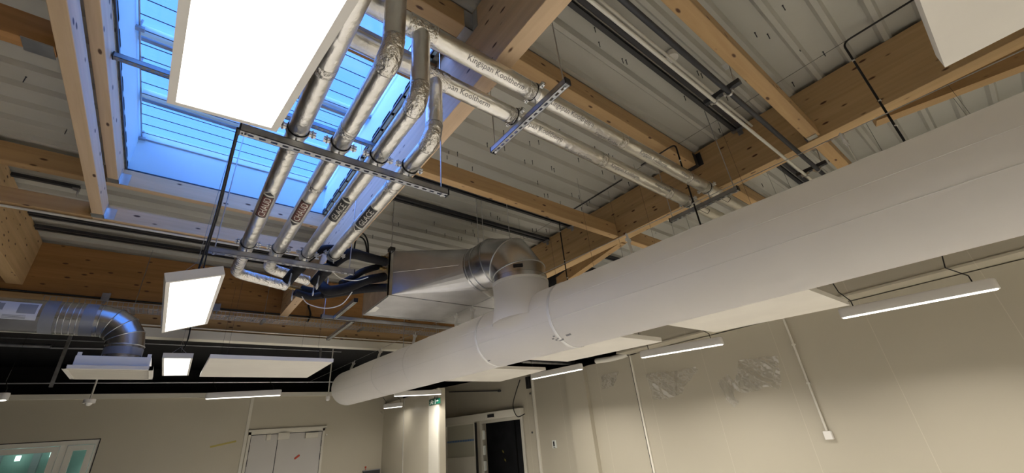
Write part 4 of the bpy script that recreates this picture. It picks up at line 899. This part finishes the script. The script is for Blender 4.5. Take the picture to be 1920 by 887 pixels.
g = MB(); dbox(g, s0-.04, s0-.02, 0, z1_, .03, .09); obj('edge_seal', g, 'cable_black', lf)
for k in range(4):
    g = MB(); z_ = z_open - .25 - .33*k; dbox(g, s_open1-.03, s_open1, z_-.12, z_+.08, -.04, .02); obj('strike_plate', g, 'sign_white', sd, 'white plate in the door edge')
ps = thing('passage_door', 'dark grey door with yellow stickers seen through the open sliding door', 'door', dpt((s_open0+s_open1)/2, 0, -1.2))
g = MB(); dbox(g, s_open0-1.3, s_open1+1.6, 0, 2.9, -1.3, -1.2); obj('door_leaf', g, 'dark_door', ps)
for s_ in (s_open0+.28, s_open0+.72, s_open0+1.1):
    g = MB(); dbox(g, s_, s_+.03, 0, 2.6, -1.2, -1.185); obj('rib', g, 'cable_black', ps)
for u_, v_ in ((945,850), (949,866)):
    p = at_plane(u_, v_, DP - DN*1.18, DN); g = MB().obox(p, DD*.05+V((0,0,.03)), V((0,0,.05)), DN*.004); obj('sticker', g, 'yellow_tape', ps, 'small yellow sticker')
# cable loop, conduits and small fittings by the door
hose([dw(975,712,.06), dw(966,740,.14), dw(962,762,.2), dw(970,781,.22), dw(984,776,.2)], .011, 'black cable loop hanging beside the sliding door header', 'cable_black', 'cable')
pipe('conduit', [dw(842,735,.03), dw(932,733,.03)], .012, 'dark_steel', 'thin dark pipe on the wall above the sliding door', 'conduit'); p = dw(936,733,.04)
one('junction_box', MB().sphere(p, .05, 12, 8, (1,1,.6)), 'dark_steel', 'small dark fitting at the end of the thin pipe above the sliding door', 'box')
p = at(990,715,X=WR-.06); one('wall_sensor', MB().bbox(p + V((-.04,-.05,-.16)), p + V((.04,.05,.10)), .01), 'cable_black', 'black sensor at the top of the wall corner by the sliding door', 'sensor')
p = at(1040,833,X=WR-.115 if False else WR-.01); t = thing('push_button', 'small wall switch with black button right of the sliding door', 'switch', p)
obj('plate', MB().bbox(p + V((-.02,-.055,-.075)), p + V((.01,.055,.075)), .004), 'sign_white', t); obj('button', MB().bbox(p + V((-.028,-.02,-.04)), p + V((-.018,.02,.055)), .003), 'label_black', t); obj('caption', MB().box(p + V((-.022,-.03,-.066)), p + V((-.02,.03,-.055))), 'label_black', t)
for u_, v_, l in ((994,738,'upper'), (998,811,'lower')): p = at(u_, v_, X=WR-.02); one('wall_clip', MB().sphere(p, .022, 10, 8), 'dark_steel', f'{l} dark clip on the corner strip by the sliding door', 'clip')
# right wall conduit with socket box
a, b = at(1474,600,X=WR-.03), at(1547,812,X=WR-.03)
t = thing('wall_conduit', 'cream conduit dropping down the right wall to a white box', 'conduit', b)
obj('tube', MB().cyl((a.x,(a.y+b.y)/2,2.78), (a.x,(a.y+b.y)/2,b.z), .013, 12), 'conduit_cream', t)
yb_ = (a.y+b.y)/2; obj('box', MB().bbox((WR-.055,yb_-.045,b.z-.075), (WR,yb_+.045,b.z+.02), .008), 'lamp_white', t)
for k, z_ in enumerate((1.9, 2.4)): obj('clip', MB().box((WR-.045,yb_-.02,z_), (WR,yb_+.02,z_+.02)), 'conduit_cream', t)
# plastic film scraps on the right wall
def film(poly, label, amp=.035, seed=1, n=26):
    rnd = random.Random(seed); pts = [at(u_, v_, X=WR-.02) for u_, v_ in poly]; ya, yb2 = min(p.y for p in pts), max(p.y for p in pts); za, zb2 = min(p.z for p in pts), max(p.z for p in pts)
    def inside(y, z):
        c = False
        for i in range(len(pts)):
            p, q = pts[i], pts[i-1]
            if (p.z > z) != (q.z > z) and y < (q.y-p.y)*(z-p.z)/(q.z-p.z) + p.y: c = not c
        return c
    ph = [rnd.uniform(0,6.3) for _ in range(8)]
    def dep(y, z):
        f_ = sum(math.sin(w1*y + w2*z + ph[i]) / (1+.35*i) for i, (w1, w2) in enumerate(((9,3),(-7,11),(23,6),(17,-21),(41,9),(-33,37))))
        return WR - .012 - amp*(.5 + .22*f_) - abs(rnd.gauss(0,.0035))
    m = MB(); vid = {}
    ny, nz = n*2, n
    def vv(i, j):
        if (i, j) not in vid:
            y, z = ya + (yb2-ya)*i/ny, za + (zb2-za)*j/nz; vid[(i,j)] = len(m.v); m.v.append(V((min(dep(y,z), WR-.004), y, z)))
        return vid[(i,j)]
    for i in range(ny):
        for j in range(nz):
            if inside(ya + (yb2-ya)*(i+.5)/ny, za + (zb2-za)*(j+.5)/nz): m.f.append((vv(i,j), vv(i+1,j), vv(i+1,j+1), vv(i,j+1))); m.sm.append(rnd.random() < .8)
    return one('plastic_film', m, 'plastic_film', label, 'plastic film')
film([(1213,702),(1238,698),(1270,696),(1306,689),(1310,692),(1300,708),(1290,716),(1280,738),(1262,745),(1240,750),(1226,748),(1222,730)], 'crumpled clear plastic film on the right wall under the middle lamp', .05, 2)
film([(1384,676),(1420,671),(1460,668),(1462,690),(1466,718),(1464,730),(1440,724),(1420,733),(1395,738),(1380,733),(1374,718),(1384,700)], 'large crumpled plastic sheet on the right wall beside the conduit', .05, 5)
film([(1346,716),(1366,702),(1378,722),(1376,744),(1387,754),(1377,764),(1362,748),(1352,730)], 'narrow hanging tail of plastic left of the large sheet', .03, 8, 16)
film([(1128,705),(1150,700),(1160,697),(1152,722),(1140,728),(1130,730)], 'faint plastic scrap beside the white joint strip', .02, 9, 12)
# dark clutter above the wall near the middle lamp
p = at(1160,668,X=WR-.2); t = thing('pipe_bundle', 'pale wrapped pipe in the dark opening above the right wall', 'pipe', p)
obj('wrapped_pipe', MB().tube([at(1118,677,X=WR-.1), at(1145,673,X=WR-.12), at(1165,668,X=WR-.1), at(1175,664,X=WR-.05)], .05, 14), 'conduit_cream', t); 
for k in range(3): pipe('service_pipe', [(5.3,5.2+.55*k,3.0-.04*k), (9.0,5.2+.55*k,3.0-.04*k)], .035, 'strut_steel', ['nearest', 'middle', 'farthest'][k] + ' dark pipe in the gap above the right wall', 'pipe')

# ================================================================== LIGHT, CAMERA
W = bpy.data.worlds.new('World'); S.world = W; W.use_nodes = True; t = W.node_tree; t.nodes.clear()
bg = N(t, 'ShaderNodeBackground', Strength=1.0); ow = N(t, 'ShaderNodeOutputWorld'); t.links.new(bg.outputs[0], ow.inputs[0])
tc = N(t, 'ShaderNodeTexCoord'); sx = N(t, 'ShaderNodeSeparateXYZ'); t.links.new(tc.outputs['Generated'], sx.inputs[0])   # clear sky, brighter towards the horizon
cr_ = N(t, 'ShaderNodeValToRGB'); e = cr_.color_ramp.elements; e[0].position, e[1].position = .05, .55; e[0].color, e[1].color = (1.9, 2.6, 5.4, 1), (.29, .73, 2.3, 1)
t.links.new(sx.outputs['Z'], cr_.inputs['Fac'])
mr = N(t, 'ShaderNodeMapRange', interpolation_type='SMOOTHSTEP'); mr.inputs['From Min'].default_value = -.22; mr.inputs['From Max'].default_value = -.72   # the sun's side of the sky is brighter
t.links.new(sx.outputs['X'], mr.inputs['Value'])
mx = N(t, 'ShaderNodeMix', data_type='RGBA'); mx.inputs[7].default_value = (3.0, 4.4, 12.0, 1)
t.links.new(mr.outputs['Result'], mx.inputs['Factor']); t.links.new(cr_.outputs['Color'], mx.inputs[6]); t.links.new(mx.outputs[2], bg.inputs[0])
L = bpy.data.lights.new('skylight_portal', 'AREA'); L.shape = 'RECTANGLE'; L.size, L.size_y = SX1-SX0, SY1-SY0
L.cycles.is_portal = True
lo = bpy.data.objects.new('skylight_portal', L); COL.objects.link(lo); lo.location = ((SX0+SX1)/2, (SY0+SY1)/2, ZT+.03)

cam = bpy.data.cameras.new('camera'); co = bpy.data.objects.new('camera', cam); COL.objects.link(co)
cam.sensor_width = 36; cam.sensor_fit = 'HORIZONTAL'; cam.lens = 36 * F / 1920; cam.clip_start = .02
co.location = CAM
co.rotation_euler = Matrix((RC[0], -RC[1], -RC[2])).transposed().to_euler()
S.camera = co
S.view_settings.view_transform = 'Standard'; S.view_settings.look = 'None'; S.view_settings.gamma = 1; S.view_settings.use_curve_mapping = False
S.view_settings.exposure = 0
S.cycles.max_bounces = 8; S.cycles.diffuse_bounces = 4; S.cycles.glossy_bounces = 4; S.cycles.transparent_max_bounces = 12; S.cycles.sample_clamp_indirect = 4
S.cycles.use_denoising = True
